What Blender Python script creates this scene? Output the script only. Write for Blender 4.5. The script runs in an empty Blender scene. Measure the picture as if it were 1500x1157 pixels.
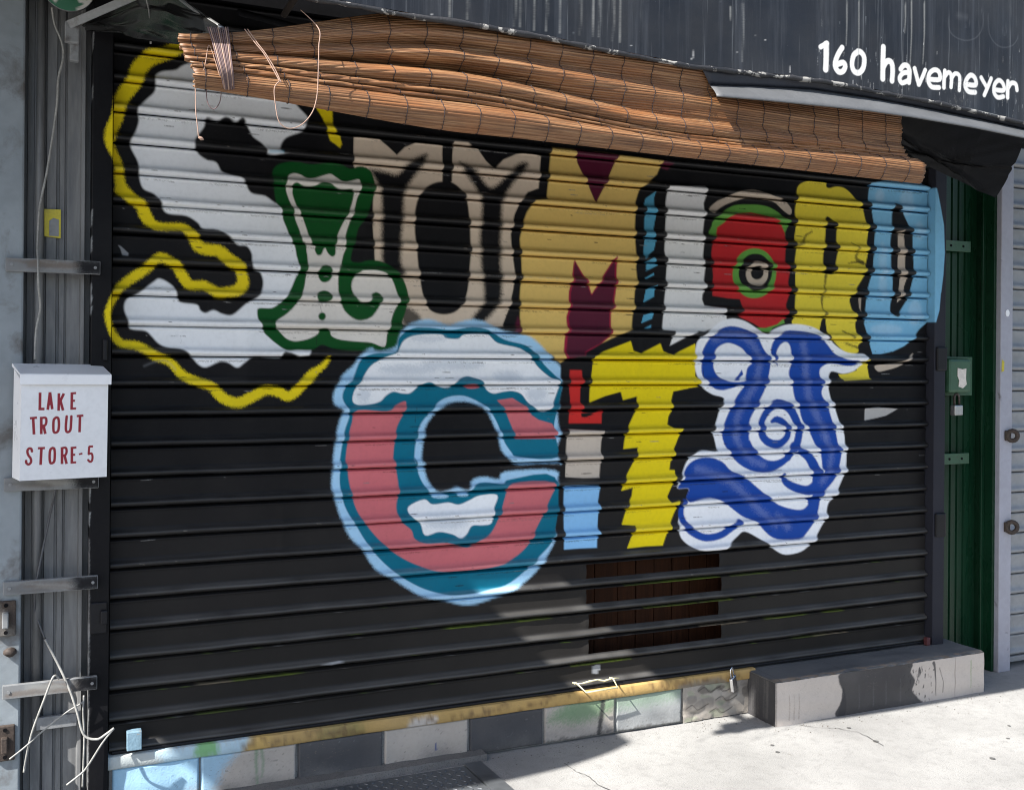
import bpy, bmesh, math, random
import numpy as np
from mathutils import Vector, Matrix

random.seed(7); RNG = np.random.default_rng(11)
scene = bpy.context.scene
COL = scene.collection

# ------------------------------------------------------------------ camera
cam_d = bpy.data.cameras.new('camera'); cam = bpy.data.objects.new('camera', cam_d); COL.objects.link(cam)
cam.location = (-0.18843, -3.63767, 1.48296)
_yaw, _roll = 0.41990, 0.00767
cam.rotation_mode = 'XYZ'
_right = Vector((math.cos(_yaw), -math.sin(_yaw), 0)); _fwd = Vector((math.sin(_yaw), math.cos(_yaw), 0)); _up = Vector((0, 0, 1))
_M = Matrix((_right, _up, -_fwd)).transposed() @ Matrix.Rotation(_roll, 3, 'Z')
cam.rotation_euler = _M.to_euler()
cam_d.sensor_width = 36.0; cam_d.lens = 1520.00000 / 1500.0 * 36.0
cam_d.shift_y = -49.073 / 1500.0
cam_d.clip_start = 0.05; cam_d.clip_end = 600
scene.camera = cam

# ------------------------------------------------------------------ light
SUN_D = Vector((1.0, 0.38, -1.015)).normalized()
world = bpy.data.worlds.new('World'); scene.world = world; world.use_nodes = True
wn = world.node_tree; wn.nodes.clear()
sky = wn.nodes.new('ShaderNodeTexSky'); sky.sky_type = 'NISHITA'; sky.sun_disc = False
sky.sun_elevation = math.asin(-SUN_D.z); sky.sun_rotation = math.atan2(-SUN_D.x, -SUN_D.y)
sky.air_density = 1.0; sky.dust_density = 1.6; sky.ozone_density = 1.0
bg = wn.nodes.new('ShaderNodeBackground'); bg.inputs[1].default_value = 0.092
wo = wn.nodes.new('ShaderNodeOutputWorld')
wn.links.new(sky.outputs[0], bg.inputs[0]); wn.links.new(bg.outputs[0], wo.inputs[0])
sun_d = bpy.data.lights.new('sun', 'SUN'); sun_d.energy = 5.0; sun_d.angle = math.radians(0.55); sun_d.color = (1.0, 0.965, 0.91)
sun = bpy.data.objects.new('sun', sun_d); COL.objects.link(sun); sun.location = (-6, -4, 8)
sun.rotation_euler = SUN_D.to_track_quat('-Z', 'Y').to_euler()
scene.view_settings.view_transform = 'Standard'; scene.view_settings.look = 'None'
scene.view_settings.gamma = 1.0; scene.view_settings.use_curve_mapping = False
scene.view_settings.exposure = 1.42
scene.render.engine = 'CYCLES'
scene.cycles.max_bounces = 8; scene.cycles.diffuse_bounces = 5; scene.cycles.glossy_bounces = 3
scene.cycles.use_denoising = True; scene.cycles.filter_width = 1.05

# ------------------------------------------------------------------ materials
def nmat(name):
    m = bpy.data.materials.new(name); m.use_nodes = True
    nt = m.node_tree; b = nt.nodes['Principled BSDF']
    return m, nt, b
def N(nt, t, **kw):
    n = nt.nodes.new(t)
    for k, v in kw.items(): setattr(n, k, v)
    return n
def noise(nt, scale, detail=4, vec=None, rough=.55, dist=0):
    n = N(nt, 'ShaderNodeTexNoise'); n.inputs['Scale'].default_value = scale; n.inputs['Detail'].default_value = detail
    n.inputs['Roughness'].default_value = rough; n.inputs['Distortion'].default_value = dist
    if vec is not None: nt.links.new(vec, n.inputs['Vector'])
    return n
def ramp(nt, src, stops):
    r = N(nt, 'ShaderNodeValToRGB'); e = r.color_ramp.elements
    while len(e) < len(stops): e.new(.5)
    for el, (p, c) in zip(e, stops):
        el.position = p; el.color = (c[0], c[1], c[2], 1) if isinstance(c, (tuple, list)) else (c, c, c, 1)
    nt.links.new(src, r.inputs[0]); return r
def mix(nt, fac, a, b, mode='MIX'):
    m = N(nt, 'ShaderNodeMix', data_type='RGBA', blend_type=mode)
    for s, v in ((m.inputs[0], fac), (m.inputs[6], a), (m.inputs[7], b)):
        if hasattr(v, 'is_output') or isinstance(v, bpy.types.NodeSocket): nt.links.new(v, s)
        elif isinstance(v, (int, float)): s.default_value = v
        else: s.default_value = (*v[:3], 1)
    return m.outputs[2]
def objvec(nt, scale=(1, 1, 1)):
    t = N(nt, 'ShaderNodeNewGeometry'); mp = N(nt, 'ShaderNodeMapping'); mp.inputs['Scale'].default_value = scale
    nt.links.new(t.outputs['Position'], mp.inputs[0]); return mp.outputs[0]
def bump(nt, b, h, strength=.2, dist=.002):
    bp = N(nt, 'ShaderNodeBump'); bp.inputs['Strength'].default_value = strength; bp.inputs['Distance'].default_value = dist
    nt.links.new(h, bp.inputs['Height']); nt.links.new(bp.outputs[0], b.inputs['Normal'])
def simple(name, col, rough=.5, metal=0.0, var=.25, vscale=12, stretch=(1, 1, 1), bstr=.12, bscale=120, dirt=None, dirt_scale=5, dirt_lo=.52, dirt_hi=.7, rvar=.12, spec=.5):
    """base colour with two-scale variation, dirt patches with their own shape, fine relief"""
    m, nt, b = nmat(name)
    v = objvec(nt, stretch)
    n1 = noise(nt, vscale, 5, v); n2 = noise(nt, vscale * 6, 3, v)
    dark = tuple(c * (1 - var) for c in col); light = tuple(min(1, c * (1 + var * .7)) for c in col)
    r1 = ramp(nt, n1.outputs[0], [(.3, dark), (.7, light)])
    c = mix(nt, .35, r1.outputs[0], ramp(nt, n2.outputs[0], [(.35, dark), (.65, light)]).outputs[0])
    if dirt is not None:
        nd = noise(nt, dirt_scale, 7, v, .65, .4)
        c = mix(nt, ramp(nt, nd.outputs[0], [(dirt_lo, 0), (dirt_hi, .85)]).outputs[0], c, dirt)
    nt.links.new(c, b.inputs['Base Color']); b.inputs['Metallic'].default_value = metal; b.inputs['Specular IOR Level'].default_value = spec
    rr = ramp(nt, n1.outputs[0], [(.3, max(.05, rough - rvar)), (.7, min(1, rough + rvar))])
    nt.links.new(rr.outputs[0], b.inputs['Roughness'])
    nb = noise(nt, bscale, 4, objvec(nt)); bump(nt, b, nb.outputs[0], bstr, .002)
    return m
def painted(name, rough=.42, chip=True, spec=.5, chipcol=(.05, .05, .055), chip_lo=.70, streak=0.0, bstr=.1, dust=.02, lipspec=0.0):
    """sprayed or brushed colour stored on the surface, with small chips, dust and uneven gloss"""
    m, nt, b = nmat(name)
    a = N(nt, 'ShaderNodeAttribute', attribute_name='paint', attribute_type='GEOMETRY')
    v = objvec(nt); vs = objvec(nt, (1, 1, 2.2))
    c = a.outputs['Color']
    nl = noise(nt, 3.2, 4, v)
    fd = noise(nt, 1.6, 5, objvec(nt, (1, 1, 1.5)), .6); c = mix(nt, 1.0, c, ramp(nt, fd.outputs[0], [(.3, .84), (.7, 1.0)]).outputs[0], 'MULTIPLY')
    c = mix(nt, ramp(nt, nl.outputs[0], [(.42, 0.0), (.8, dust)]).outputs[0], c, (.30, .28, .25))
    nf = noise(nt, 60, 3, v); c = mix(nt, ramp(nt, nf.outputs[0], [(.45, 0), (.85, .10)]).outputs[0], c, (.03, .03, .032))
    if streak:
        st = noise(nt, 26, 5, objvec(nt, (2.4, 1, .05)), .7)
        c = mix(nt, ramp(nt, st.outputs[0], [(.60, 0), (.74, streak)]).outputs[0], c, (.30, .32, .34))
        st2 = noise(nt, 9, 5, objvec(nt, (3.0, 1, .12)), .7)
        c = mix(nt, ramp(nt, st2.outputs[0], [(.5, 0), (.8, streak * .5)]).outputs[0], c, (.20, .22, .26))
    if chip:
        nm = noise(nt, 4.5, 2, v); nc = noise(nt, 75, 5, vs, .75)
        msk = mix(nt, 1.0, ramp(nt, nm.outputs[0], [(.5, 0), (.62, 1)]).outputs[0], ramp(nt, nc.outputs[0], [(chip_lo - .05, 0), (chip_lo, 1)]).outputs[0], 'MULTIPLY')
        c = mix(nt, msk, c, chipcol)
    nt.links.new(c, b.inputs['Base Color'])
    nr = noise(nt, 7, 4, v); nt.links.new(ramp(nt, nr.outputs[0], [(.3, rough - .1), (.7, rough + .12)]).outputs[0], b.inputs['Roughness'])
    if lipspec:
        mr = N(nt, 'ShaderNodeMapRange'); nt.links.new(a.outputs['Alpha'], mr.inputs[0]); mr.inputs[3].default_value = lipspec; mr.inputs[4].default_value = spec
        nt.links.new(mr.outputs[0], b.inputs['Specular IOR Level'])
    else: b.inputs['Specular IOR Level'].default_value = spec
    nb = noise(nt, 160, 3, v); nb2 = noise(nt, 9, 3, v)
    ad = N(nt, 'ShaderNodeMath', operation='MULTIPLY_ADD'); nt.links.new(nb2.outputs[0], ad.inputs[0]); ad.inputs[1].default_value = 2.5; nt.links.new(nb.outputs[0], ad.inputs[2])
    bump(nt, b, ad.outputs[0], bstr, .0015)
    return m

M_SLAT = painted('sprayed shutter enamel', .46, spec=.09, lipspec=.30)
M_FASCIA = painted('weathered awning vinyl', .5, spec=.22, chip=True, chipcol=(.22, .23, .25), chip_lo=.74, streak=.26, dust=.06)
M_PRINT = painted('white enamel with stick-on letters', .35, chip=False, dust=.02, bstr=.04)
M_STONE = painted('painted stone', .8, chip=True, chipcol=(.14, .12, .1), chip_lo=.66, bstr=.6, dust=.12)
M_SIGN = painted('printed sign vinyl', .45, chip=False, dust=.2)
M_BLACK = simple('black gloss paint', (.010, .010, .012), .42, var=.3, dirt=(.04, .04, .042), dirt_lo=.64, dirt_hi=.85, spec=.2)
M_BLACKVINYL = simple('black vinyl', (.003, .003, .0035), .42, var=.3, vscale=6, bstr=.3, bscale=14, spec=.045)
M_HEADER = simple('shade black header', (.005, .005, .006), .8, var=.4, spec=.08)  # near black puts the deep shade under the awning into the colour
M_GREYPAINT = simple('pale grey paint', (.20, .225, .245), .55, var=.2, vscale=4, dirt=(.075, .066, .06), dirt_scale=5, dirt_lo=.54, dirt_hi=.68, bstr=.4, bscale=40)
M_PANEL = simple('weathered grey sheet metal', (.15, .15, .15), .5, var=.4, vscale=5, stretch=(3, 1, .35), dirt=(.05, .055, .065), dirt_scale=4, dirt_lo=.5, dirt_hi=.72)
M_STRAP = simple('painted steel strap', (.20, .205, .21), .5, var=.25, dirt=(.07, .06, .055), dirt_scale=12, dirt_lo=.56, dirt_hi=.7)
M_STEEL = simple('dull steel', (.42, .42, .42), .38, .8, var=.2)
M_CHROME = simple('chrome', (.8, .8, .82), .16, 1.0, var=.1)
M_RUST = simple('rusty iron', (.055, .040, .032), .75, .2, var=.6, vscale=30, dirt=(.13, .12, .11), dirt_lo=.6, dirt_hi=.66, bstr=.5)
M_CABLE = simple('grey cable sheath', (.26, .255, .24), .55, var=.45, vscale=30)
M_CABLEDARK = simple('dark cable sheath', (.06, .06, .065), .45, var=.3)
M_BAMBOO = None
M_CORD = simple('pale cord', (.32, .21, .16), .8, var=.2, vscale=80)
M_CORDDARK = simple('brown cord', (.13, .085, .085), .8, var=.3, vscale=80)
M_THREAD = simple('dark stitching thread', (.02, .015, .02), .8)
M_GREEN = simple('gloss dark green paint', (.005, .030, .014), .28, spec=.3, var=.3, vscale=4, stretch=(2, 1, .4), dirt=(.02, .05, .03), dirt_lo=.6, dirt_hi=.8, rvar=.1)
M_GREENLT = simple('green painted iron', (.03, .085, .045), .45, var=.25, dirt=(.07, .04, .02), dirt_scale=22, dirt_lo=.62, dirt_hi=.7)
M_NSLAT = simple('pale grey shutter enamel', (.235, .24, .25), .42, var=.2, vscale=5, dirt=(.16, .15, .14), dirt_scale=9, dirt_lo=.62, dirt_hi=.76)
M_FRAME = simple('lavender grey frame paint', (.31, .31, .36), .5, var=.14, vscale=6, dirt=(.09, .08, .08), dirt_scale=10, dirt_lo=.62, dirt_hi=.7)
M_GOLD = simple('worn ochre paint', (.52, .32, .09), .5, var=.35, vscale=9, stretch=(.6, 1, 2), dirt=(.12, .08, .04), dirt_scale=9, dirt_lo=.55, dirt_hi=.66, bstr=.4)
M_WOOD = simple('dark stained boards', (.040, .0155, .0075), .7, spec=.1, var=.5, vscale=8, stretch=(6, 1, .25), bstr=.4)
M_FLASH = simple('grey vinyl edging', (.085, .088, .092), .55, var=.14, vscale=10, dirt=(.17, .17, .17), dirt_scale=24, dirt_lo=.62, dirt_hi=.74)
M_NAVY = simple('shaded vinyl return', (.02, .024, .036), .5, var=.3)  # shade under the fascia put into the colour of the edging's upper part
M_WHITE = simple('white powder coat', (.80, .80, .82), .35, var=.04, bstr=.04)
M_YSTICK = simple('faded yellow sticker', (.50, .42, .03), .5, var=.25, vscale=30)
M_PALEY = simple('pale yellow painted wire', (.66, .62, .38), .5, var=.2, vscale=40)
M_PAPER = simple('torn paper', (.62, .57, .52), .8, var=.2, vscale=60)

# ------------------------------------------------------------------ helpers
def link(name, me, mat=None, parent=None):
    o = bpy.data.objects.new(name, me); COL.objects.link(o)
    if mat is not None: me.materials.append(mat)
    if parent is not None: o.parent = parent
    return o
def tag(o, label=None, cat=None, group=None, kind=None):
    if label: o['label'] = label
    if cat: o['category'] = cat
    if group: o['group'] = group
    if kind: o['kind'] = kind
    return o
def thing(name, loc, label, cat, group=None):
    o = bpy.data.objects.new(name, None); COL.objects.link(o); o.location = loc; o.empty_display_size = .05
    bpy.context.view_layer.update()
    return tag(o, label, cat, group)
def fix(o):
    """keep world coordinates of a mesh written in world space under a moved parent"""
    if o.parent is not None:
        p = o.parent; loc = Vector((0, 0, 0))
        while p is not None: loc += p.location; p = p.parent
        o.location = -loc
    return o
def pyobj(name, verts, faces, mat, parent=None, smooth=False, label=None):
    me = bpy.data.meshes.new(name); me.from_pydata([tuple(v) for v in verts], [], faces); me.update()
    if smooth: me.polygons.foreach_set('use_smooth', [True] * len(me.polygons))
    o = link(name, me, mat, parent)
    if label: o['label'] = label
    return fix(o)
def bmobj(name, bm, mat, parent=None, smooth=False, label=None):
    bmesh.ops.recalc_face_normals(bm, faces=bm.faces)
    me = bpy.data.meshes.new(name); bm.to_mesh(me); bm.free()
    if smooth: me.polygons.foreach_set('use_smooth', [True] * len(me.polygons))
    o = link(name, me, mat, parent)
    if label: o['label'] = label
    return fix(o)
def bm_box(bm, x0, x1, y0, y1, z0, z1, bevel=.0, seg=2):
    r = bmesh.ops.create_cube(bm, size=1); vs = r['verts']
    for v in vs: v.co = Vector(((x0 + x1) / 2 + v.co.x * (x1 - x0), (y0 + y1) / 2 + v.co.y * (y1 - y0), (z0 + z1) / 2 + v.co.z * (z1 - z0)))
    if bevel > 0:
        es = list({e for v in vs for e in v.link_edges})
        bmesh.ops.bevel(bm, geom=es, offset=bevel, segments=seg, affect='EDGES', profile=.5)
def box(name, x0, x1, y0, y1, z0, z1, mat, parent=None, bevel=.003, label=None):
    bm = bmesh.new(); bm_box(bm, x0, x1, y0, y1, z0, z1, bevel); return bmobj(name, bm, mat, parent, label=label)
def smooth_path(pts, n=6):
    P = [Vector(p) for p in pts]; out = []
    for i in range(len(P) - 1):
        a = P[max(i - 1, 0)]; b = P[i]; c = P[i + 1]; d = P[min(i + 2, len(P) - 1)]
        for k in range(n):
            t = k / n
            out.append(.5 * ((2 * b) + (c - a) * t + (2 * a - 5 * b + 4 * c - d) * t * t + (3 * b - a - 3 * c + d) * t ** 3))
    out.append(P[-1]); return out
def tube_geo(pts, r, n=7, closed=False):
    P = [Vector(p) for p in pts]; V = []; F = []; m = len(P); rad = r if isinstance(r, (list, tuple)) else [r] * m
    nrm = None
    for i, p in enumerate(P):
        if closed: t = (P[(i + 1) % m] - P[i - 1])
        else: t = P[min(i + 1, m - 1)] - P[max(i - 1, 0)]
        t = t.normalized() if t.length > 1e-9 else Vector((0, 0, 1))
        if nrm is None: nrm = t.orthogonal().normalized()
        nrm = (nrm - t * nrm.dot(t)); nrm = nrm.normalized() if nrm.length > 1e-6 else t.orthogonal().normalized()
        bn = t.cross(nrm)
        for k in range(n):
            a = 2 * math.pi * k / n; V.append(p + (nrm * math.cos(a) + bn * math.sin(a)) * rad[i])
    for i in range(m if closed else m - 1):
        j = (i + 1) % m
        for k in range(n): F.append((i * n + k, i * n + (k + 1) % n, j * n + (k + 1) % n, j * n + k))
    if not closed:
        F.append(tuple(range(n))[::-1]); F.append(tuple((m - 1) * n + k for k in range(n)))
    return V, F
def tube(name, pts, r, mat, parent=None, n=7, sm=0, closed=False, label=None):
    if sm:
        n0 = len(pts); pts = smooth_path(pts, sm)
        if isinstance(r, (list, tuple)): r = [float(v) for v in np.interp(np.linspace(0, 1, len(pts)), np.linspace(0, 1, n0), r)]
    V, F = tube_geo(pts, r, n, closed); return pyobj(name, V, F, mat, parent, True, label)
def prism(name, poly, y0, y1, mat, parent=None, bevel=0, label=None):
    """outline in X,Z pushed from y0 (front) to y1 (back)"""
    bm = bmesh.new(); vs = [bm.verts.new((x, y0, z)) for x, z in poly]; f = bm.faces.new(vs)
    r = bmesh.ops.extrude_face_region(bm, geom=[f])
    for g in r['geom']:
        if isinstance(g, bmesh.types.BMVert): g.co.y = y1
    if bevel: bmesh.ops.bevel(bm, geom=list(bm.edges), offset=bevel, segments=1, affect='EDGES')
    return bmobj(name, bm, mat, parent, label=label)
def grid_obj(name, P, mat, parent=None, col=None, smooth=True, keep=None, thick=0.0, label=None, alpha=None):
    """P: rows x cols x 3 array of points; col: rows x cols x 3 paint colours (linear)"""
    R, C = P.shape[:2]
    idx = np.arange(R * C).reshape(R, C)
    q = np.stack([idx[:-1, :-1], idx[1:, :-1], idx[1:, 1:], idx[:-1, 1:]], -1)
    q = q[keep] if keep is not None else q.reshape(-1, 4)
    me = bpy.data.meshes.new(name)
    me.vertices.add(R * C); me.vertices.foreach_set('co', P.reshape(-1).astype(np.float32))
    nf = len(q); me.loops.add(nf * 4); me.loops.foreach_set('vertex_index', q.reshape(-1).astype(np.int32))
    me.polygons.add(nf); me.polygons.foreach_set('loop_start', np.arange(nf, dtype=np.int32) * 4)
    me.polygons.foreach_set('use_smooth', np.full(nf, smooth))
    me.update(calc_edges=True); me.validate()
    if col is not None:
        a = me.color_attributes.new('paint', 'FLOAT_COLOR', 'POINT')
        c = np.ones((R * C, 4), np.float32); c[:, :3] = col.reshape(-1, 3)
        if alpha is not None: c[:, 3] = alpha.reshape(-1)
        a.data.foreach_set('color', c.reshape(-1))
    o = link(name, me, mat, parent)
    if label: o['label'] = label
    if thick:
        s = o.modifiers.new('thickness', 'SOLIDIFY'); s.thickness = thick; s.offset = 0
    return fix(o)

# ------------------------------------------------------------------ paint: shapes sprayed on a surface given by its own x and z
def crom(P, closed, n=5):
    P = np.asarray(P, float); m = len(P); out = []
    rng = range(m) if closed else range(m - 1)
    t = (np.arange(n) / n)[:, None]
    for i in rng:
        if closed: a, b, c, d = P[i - 1], P[i], P[(i + 1) % m], P[(i + 2) % m]
        else: a, b, c, d = P[max(i - 1, 0)], P[i], P[i + 1], P[min(i + 2, m - 1)]
        out.append(.5 * (2 * b + (c - a) * t + (2 * a - 5 * b + 4 * c - d) * t ** 2 + (3 * b - a - 3 * c + d) * t ** 3))
    if not closed: out.append(P[-1:])
    return np.concatenate(out)
class Paint:
    def __init__(s, xs, zs, base):
        s.xs = np.asarray(xs, float); o = np.argsort(zs, kind='stable'); s.order = o; s.zs = np.asarray(zs, float)[o]
        s.c = np.empty((len(zs), len(xs), 3), np.float32); s.c[:] = base
    def _win(s, x0, x1, z0, z1):
        return np.searchsorted(s.xs, x0), np.searchsorted(s.xs, x1), np.searchsorted(s.zs, z0), np.searchsorted(s.zs, z1)
    def _blend(s, win, sd, soft, col, alpha, nz):
        c0, c1, r0, r1 = win
        if nz:
            sd = sd + (RNG.random(sd.shape) - .5) * soft * nz
        a = np.clip(.5 + sd / (2 * soft), 0, 1); a = (a * a * (3 - 2 * a) * alpha)[..., None].astype(np.float32)
        v = s.c[r0:r1, c0:c1]; v[:] = v * (1 - a) + np.asarray(col, np.float32) * a
    def poly(s, pts, col, soft=.003, smooth=True, alpha=1., nz=0.):
        P = crom(pts, True, 4) if smooth else np.asarray(pts, float)
        m = soft * 1.6
        win = s._win(P[:, 0].min() - m, P[:, 0].max() + m, P[:, 1].min() - m, P[:, 1].max() + m); c0, c1, r0, r1 = win
        if c1 <= c0 or r1 <= r0: return
        X = s.xs[c0:c1]; Z = s.zs[r0:r1]
        inside = np.zeros((r1 - r0, c1 - c0), bool); D = np.full(inside.shape, m)
        Q = np.roll(P, -1, 0)
        for (x0, z0), (x1, z1) in zip(P, Q):
            if z0 != z1:
                lo, hi = min(z0, z1), max(z0, z1)
                a, b = np.searchsorted(Z, lo), np.searchsorted(Z, hi)
                if b > a:
                    xc = x0 + (Z[a:b] - z0) * (x1 - x0) / (z1 - z0); inside[a:b] ^= X[None, :] < xc[:, None]
            a, b = np.searchsorted(Z, min(z0, z1) - m), np.searchsorted(Z, max(z0, z1) + m)
            e, f = np.searchsorted(X, min(x0, x1) - m), np.searchsorted(X, max(x0, x1) + m)
            if b > a and f > e:
                dx, dz = x1 - x0, z1 - z0; L = dx * dx + dz * dz + 1e-12
                gx = X[None, e:f] - x0; gz = Z[a:b, None] - z0
                t = np.clip((gx * dx + gz * dz) / L, 0, 1)
                d = np.hypot(gx - t * dx, gz - t * dz); np.minimum(D[a:b, e:f], d, out=D[a:b, e:f])
        s._blend(win, np.where(inside, D, -D), soft, col, alpha, nz)
    def stroke(s, pts, w, col, soft=.003, smooth=True, alpha=1., nz=0.):
        w = np.asarray(w, float)
        if w.ndim == 0: w = np.full(len(pts), float(w))
        A = np.column_stack([np.asarray(pts, float), w / 2])
        P = crom(A, False, 4) if smooth else A
        m = soft * 1.6 + P[:, 2].max()
        win = s._win(P[:, 0].min() - m, P[:, 0].max() + m, P[:, 1].min() - m, P[:, 1].max() + m); c0, c1, r0, r1 = win
        if c1 <= c0 or r1 <= r0: return
        X = s.xs[c0:c1]; Z = s.zs[r0:r1]; SD = np.full((r1 - r0, c1 - c0), -soft * 1.6)
        for (x0, z0, w0), (x1, z1, w1) in zip(P[:-1], P[1:]):
            a, b = np.searchsorted(Z, min(z0, z1) - m), np.searchsorted(Z, max(z0, z1) + m)
            e, f = np.searchsorted(X, min(x0, x1) - m), np.searchsorted(X, max(x0, x1) + m)
            if b > a and f > e:
                dx, dz = x1 - x0, z1 - z0; L = dx * dx + dz * dz + 1e-12
                gx = X[None, e:f] - x0; gz = Z[a:b, None] - z0
                t = np.clip((gx * dx + gz * dz) / L, 0, 1)
                sd = w0 + (w1 - w0) * t - np.hypot(gx - t * dx, gz - t * dz); np.maximum(SD[a:b, e:f], sd, out=SD[a:b, e:f])
        s._blend(win, SD, soft, col, alpha, nz)
    def bar(s, p, q, w, col, soft=.0006):
        p = np.asarray(p, float); q = np.asarray(q, float); d = (q - p) / np.linalg.norm(q - p); n = np.array([-d[1], d[0]]) * w / 2
        s.poly([p + n, q + n, q - n, p - n], col, soft, False)
    def rows(s):
        out = np.empty_like(s.c); out[s.order] = s.c; return out
def run_shapes(pt, shapes, pal):
    for k, col, soft, sm, al, nz, pts, w in shapes:
        P = np.asarray(pts, float).reshape(-1, 2) / 1000
        if k == 'p': pt.poly(P, pal[col], soft / 1000, bool(sm), al, nz)
        else: pt.stroke(P, np.asarray(w, float) / 1000, pal[col], soft / 1000, bool(sm), al, nz)

# ------------------------------------------------------------------ ground
def concrete(name, base, crack=True):
    m, nt, b = nmat(name); v = objvec(nt)
    n1 = noise(nt, 1.7, 6, v, .6); n2 = noise(nt, 22, 6, v, .7); n3 = noise(nt, 210, 2, v)
    c = ramp(nt, n1.outputs[0], [(.3, tuple(k * .72 for k in base)), (.7, tuple(min(1, k * 1.12) for k in base))]).outputs[0]
    c = mix(nt, ramp(nt, n2.outputs[0], [(.50, 0), (.72, .5)]).outputs[0], c, tuple(k * .55 for k in base))
    c = mix(nt, ramp(nt, n3.outputs[0], [(.54, 0), (.70, .7)]).outputs[0], c, tuple(k * .42 for k in base))
    nsp = noise(nt, 9, 3, v, .5); nsq = noise(nt, 45, 4, v, .7)
    sp = mix(nt, 1.0, ramp(nt, nsp.outputs[0], [(.64, 0), (.72, .7)]).outputs[0], ramp(nt, nsq.outputs[0], [(.52, 0), (.62, .6)]).outputs[0], 'MULTIPLY')
    c = mix(nt, sp, c, (.10, .085, .07))
    if crack:
        vo = N(nt, 'ShaderNodeTexVoronoi', feature='DISTANCE_TO_EDGE'); vo.inputs['Scale'].default_value = .55
        wv = noise(nt, 3.0, 5, v, .65); ad = N(nt, 'ShaderNodeVectorMath', operation='MULTIPLY_ADD')
        nt.links.new(wv.outputs['Color'], ad.inputs[0]); ad.inputs[1].default_value = (.5, .5, .5); nt.links.new(v, ad.inputs[2])
        nt.links.new(ad.outputs[0], vo.inputs['Vector'])
        c = mix(nt, ramp(nt, vo.outputs['Distance'], [(.0, .75), (.004, 0)]).outputs[0], c, (.06, .055, .05))
    nt.links.new(c, b.inputs['Base Color']); b.inputs['Roughness'].default_value = .85
    ad2 = N(nt, 'ShaderNodeMath', operation='ADD'); nt.links.new(n2.outputs[0], ad2.inputs[0]); nt.links.new(n3.outputs[0], ad2.inputs[1])
    bump(nt, b, ad2.outputs[0], .45, .004)
    return m
M_CONC = concrete('sidewalk concrete', (.30, .295, .284), False); M_CONC2 = concrete('patched concrete', (.22, .215, .205), False)
M_ASPH = simple('asphalt', (.05, .05, .052), .9, var=.3, vscale=3, bstr=.5)
def slab(name, x0, x1, y0, y1, z, mat, label=None):
    return tag(pyobj(name, [(x0, y0, z), (x1, y0, z), (x1, y1, z), (x0, y1, z)], [(0, 1, 2, 3)], mat, label=label), kind='structure')
tag(slab('ground', -150, 150, -150, 150, -.16, M_ASPH), kind='structure')
bm = bmesh.new(); bm_box(bm, -14, 16, -5.2, .35, -.155, .0, .012); sw = tag(bmobj('sidewalk', bm, M_CONC), kind='structure')
# hairline cracks
M_JOINT = simple('dirt in crack', (.05, .045, .04), .95, var=.4, vscale=30)
for pts in ([(1.56, -.225), (1.565, -.26), (1.56, -.30), (1.585, -.36), (1.58, -.45), (1.62, -.6), (1.60, -.9)], [(2.63, -.235), (2.66, -.27), (2.70, -.30), (2.75, -.33), (2.80, -.40), (2.78, -.55)]):
    V = []; F = []; jag = [pts[0]]
    for (xa_, ya_), (xb_, yb_) in zip(pts[:-1], pts[1:]):
        for q in range(1, 7): jag.append((xa_ + (xb_ - xa_) * q / 6 + random.uniform(-.004, .004), ya_ + (yb_ - ya_) * q / 6 + random.uniform(-.003, .003)))
    for k, (x, y) in enumerate(jag):
        w = random.uniform(.0003, .0018); V += [(x - w, y, .004), (x + w, y + .001, .004)]
        if k: F.append((2 * k - 2, 2 * k - 1, 2 * k + 1, 2 * k))
    pyobj('crack', V, F, M_JOINT, sw)
# low concrete fill along the tiled base
V = []; F = []; n = 60
for i in range(n + 1):
    x = -.45 + (1.31 + .45) * i / n; e = -.078 - .030 * (1 - i / n) + random.uniform(-.002, .002)
    h = .024 + random.uniform(-.001, .001)
    V += [(x, .0, h + .004), (x, e, h), (x, e - .006, .006), (x, e - .012, -.01)]
for i in range(n):
    for k in range(3): F.append((i * 4 + k, i * 4 + k + 1, i * 4 + k + 5, i * 4 + k + 4))
F.append((n * 4, n * 4 + 1, n * 4 + 2, n * 4 + 3))
pyobj('fillet', V, F, concrete('dark mortar', (.13, .125, .12), False), sw)  # mortar darker than the sidewalk
# grit and leaf scraps gathered along the wall
V = []; F = []
for k in range(420):
    x = random.uniform(-.3, 4.4); y = (-.05 if x < 2.5 else -.225) - abs(random.gauss(0, .07)) - .004
    if 2.53 < x < 3.70 and y > -.215: continue
    if x < 1.32 and y > -.13: continue
    r = random.uniform(.0010, .0034); b0 = len(V)
    for q in range(5): a = q * 1.257 + random.random(); V.append((x + r * math.cos(a), y + r * .8 * math.sin(a), .0008))
    V.append((x + r * .2, y, .0008 + r * random.uniform(.4, .9)))
    F += [(b0 + q, b0 + (q + 1) % 5, b0 + 5) for q in range(5)]
tag(pyobj('grit', V, F, simple('brown grit', (.10, .085, .07), .9, var=.6, vscale=60)), 'loose brown grit gathered along the foot of the wall', 'grit', kind='stuff')
M_GUM = simple('old gum', (.09, .088, .085), .8, var=.3)
for k in range(16):
    x, y = random.uniform(1.3, 4.3), random.uniform(-1.2, -.30); r = random.uniform(.005, .012)
    pyobj('gum_spot', [(x + r * random.uniform(.8, 1.1) * math.cos(a), y + r * random.uniform(.8, 1.1) * math.sin(a), .0025) for a in np.linspace(0, 2 * math.pi, 11)[:-1]], [tuple(range(10))], M_GUM, sw)
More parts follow.
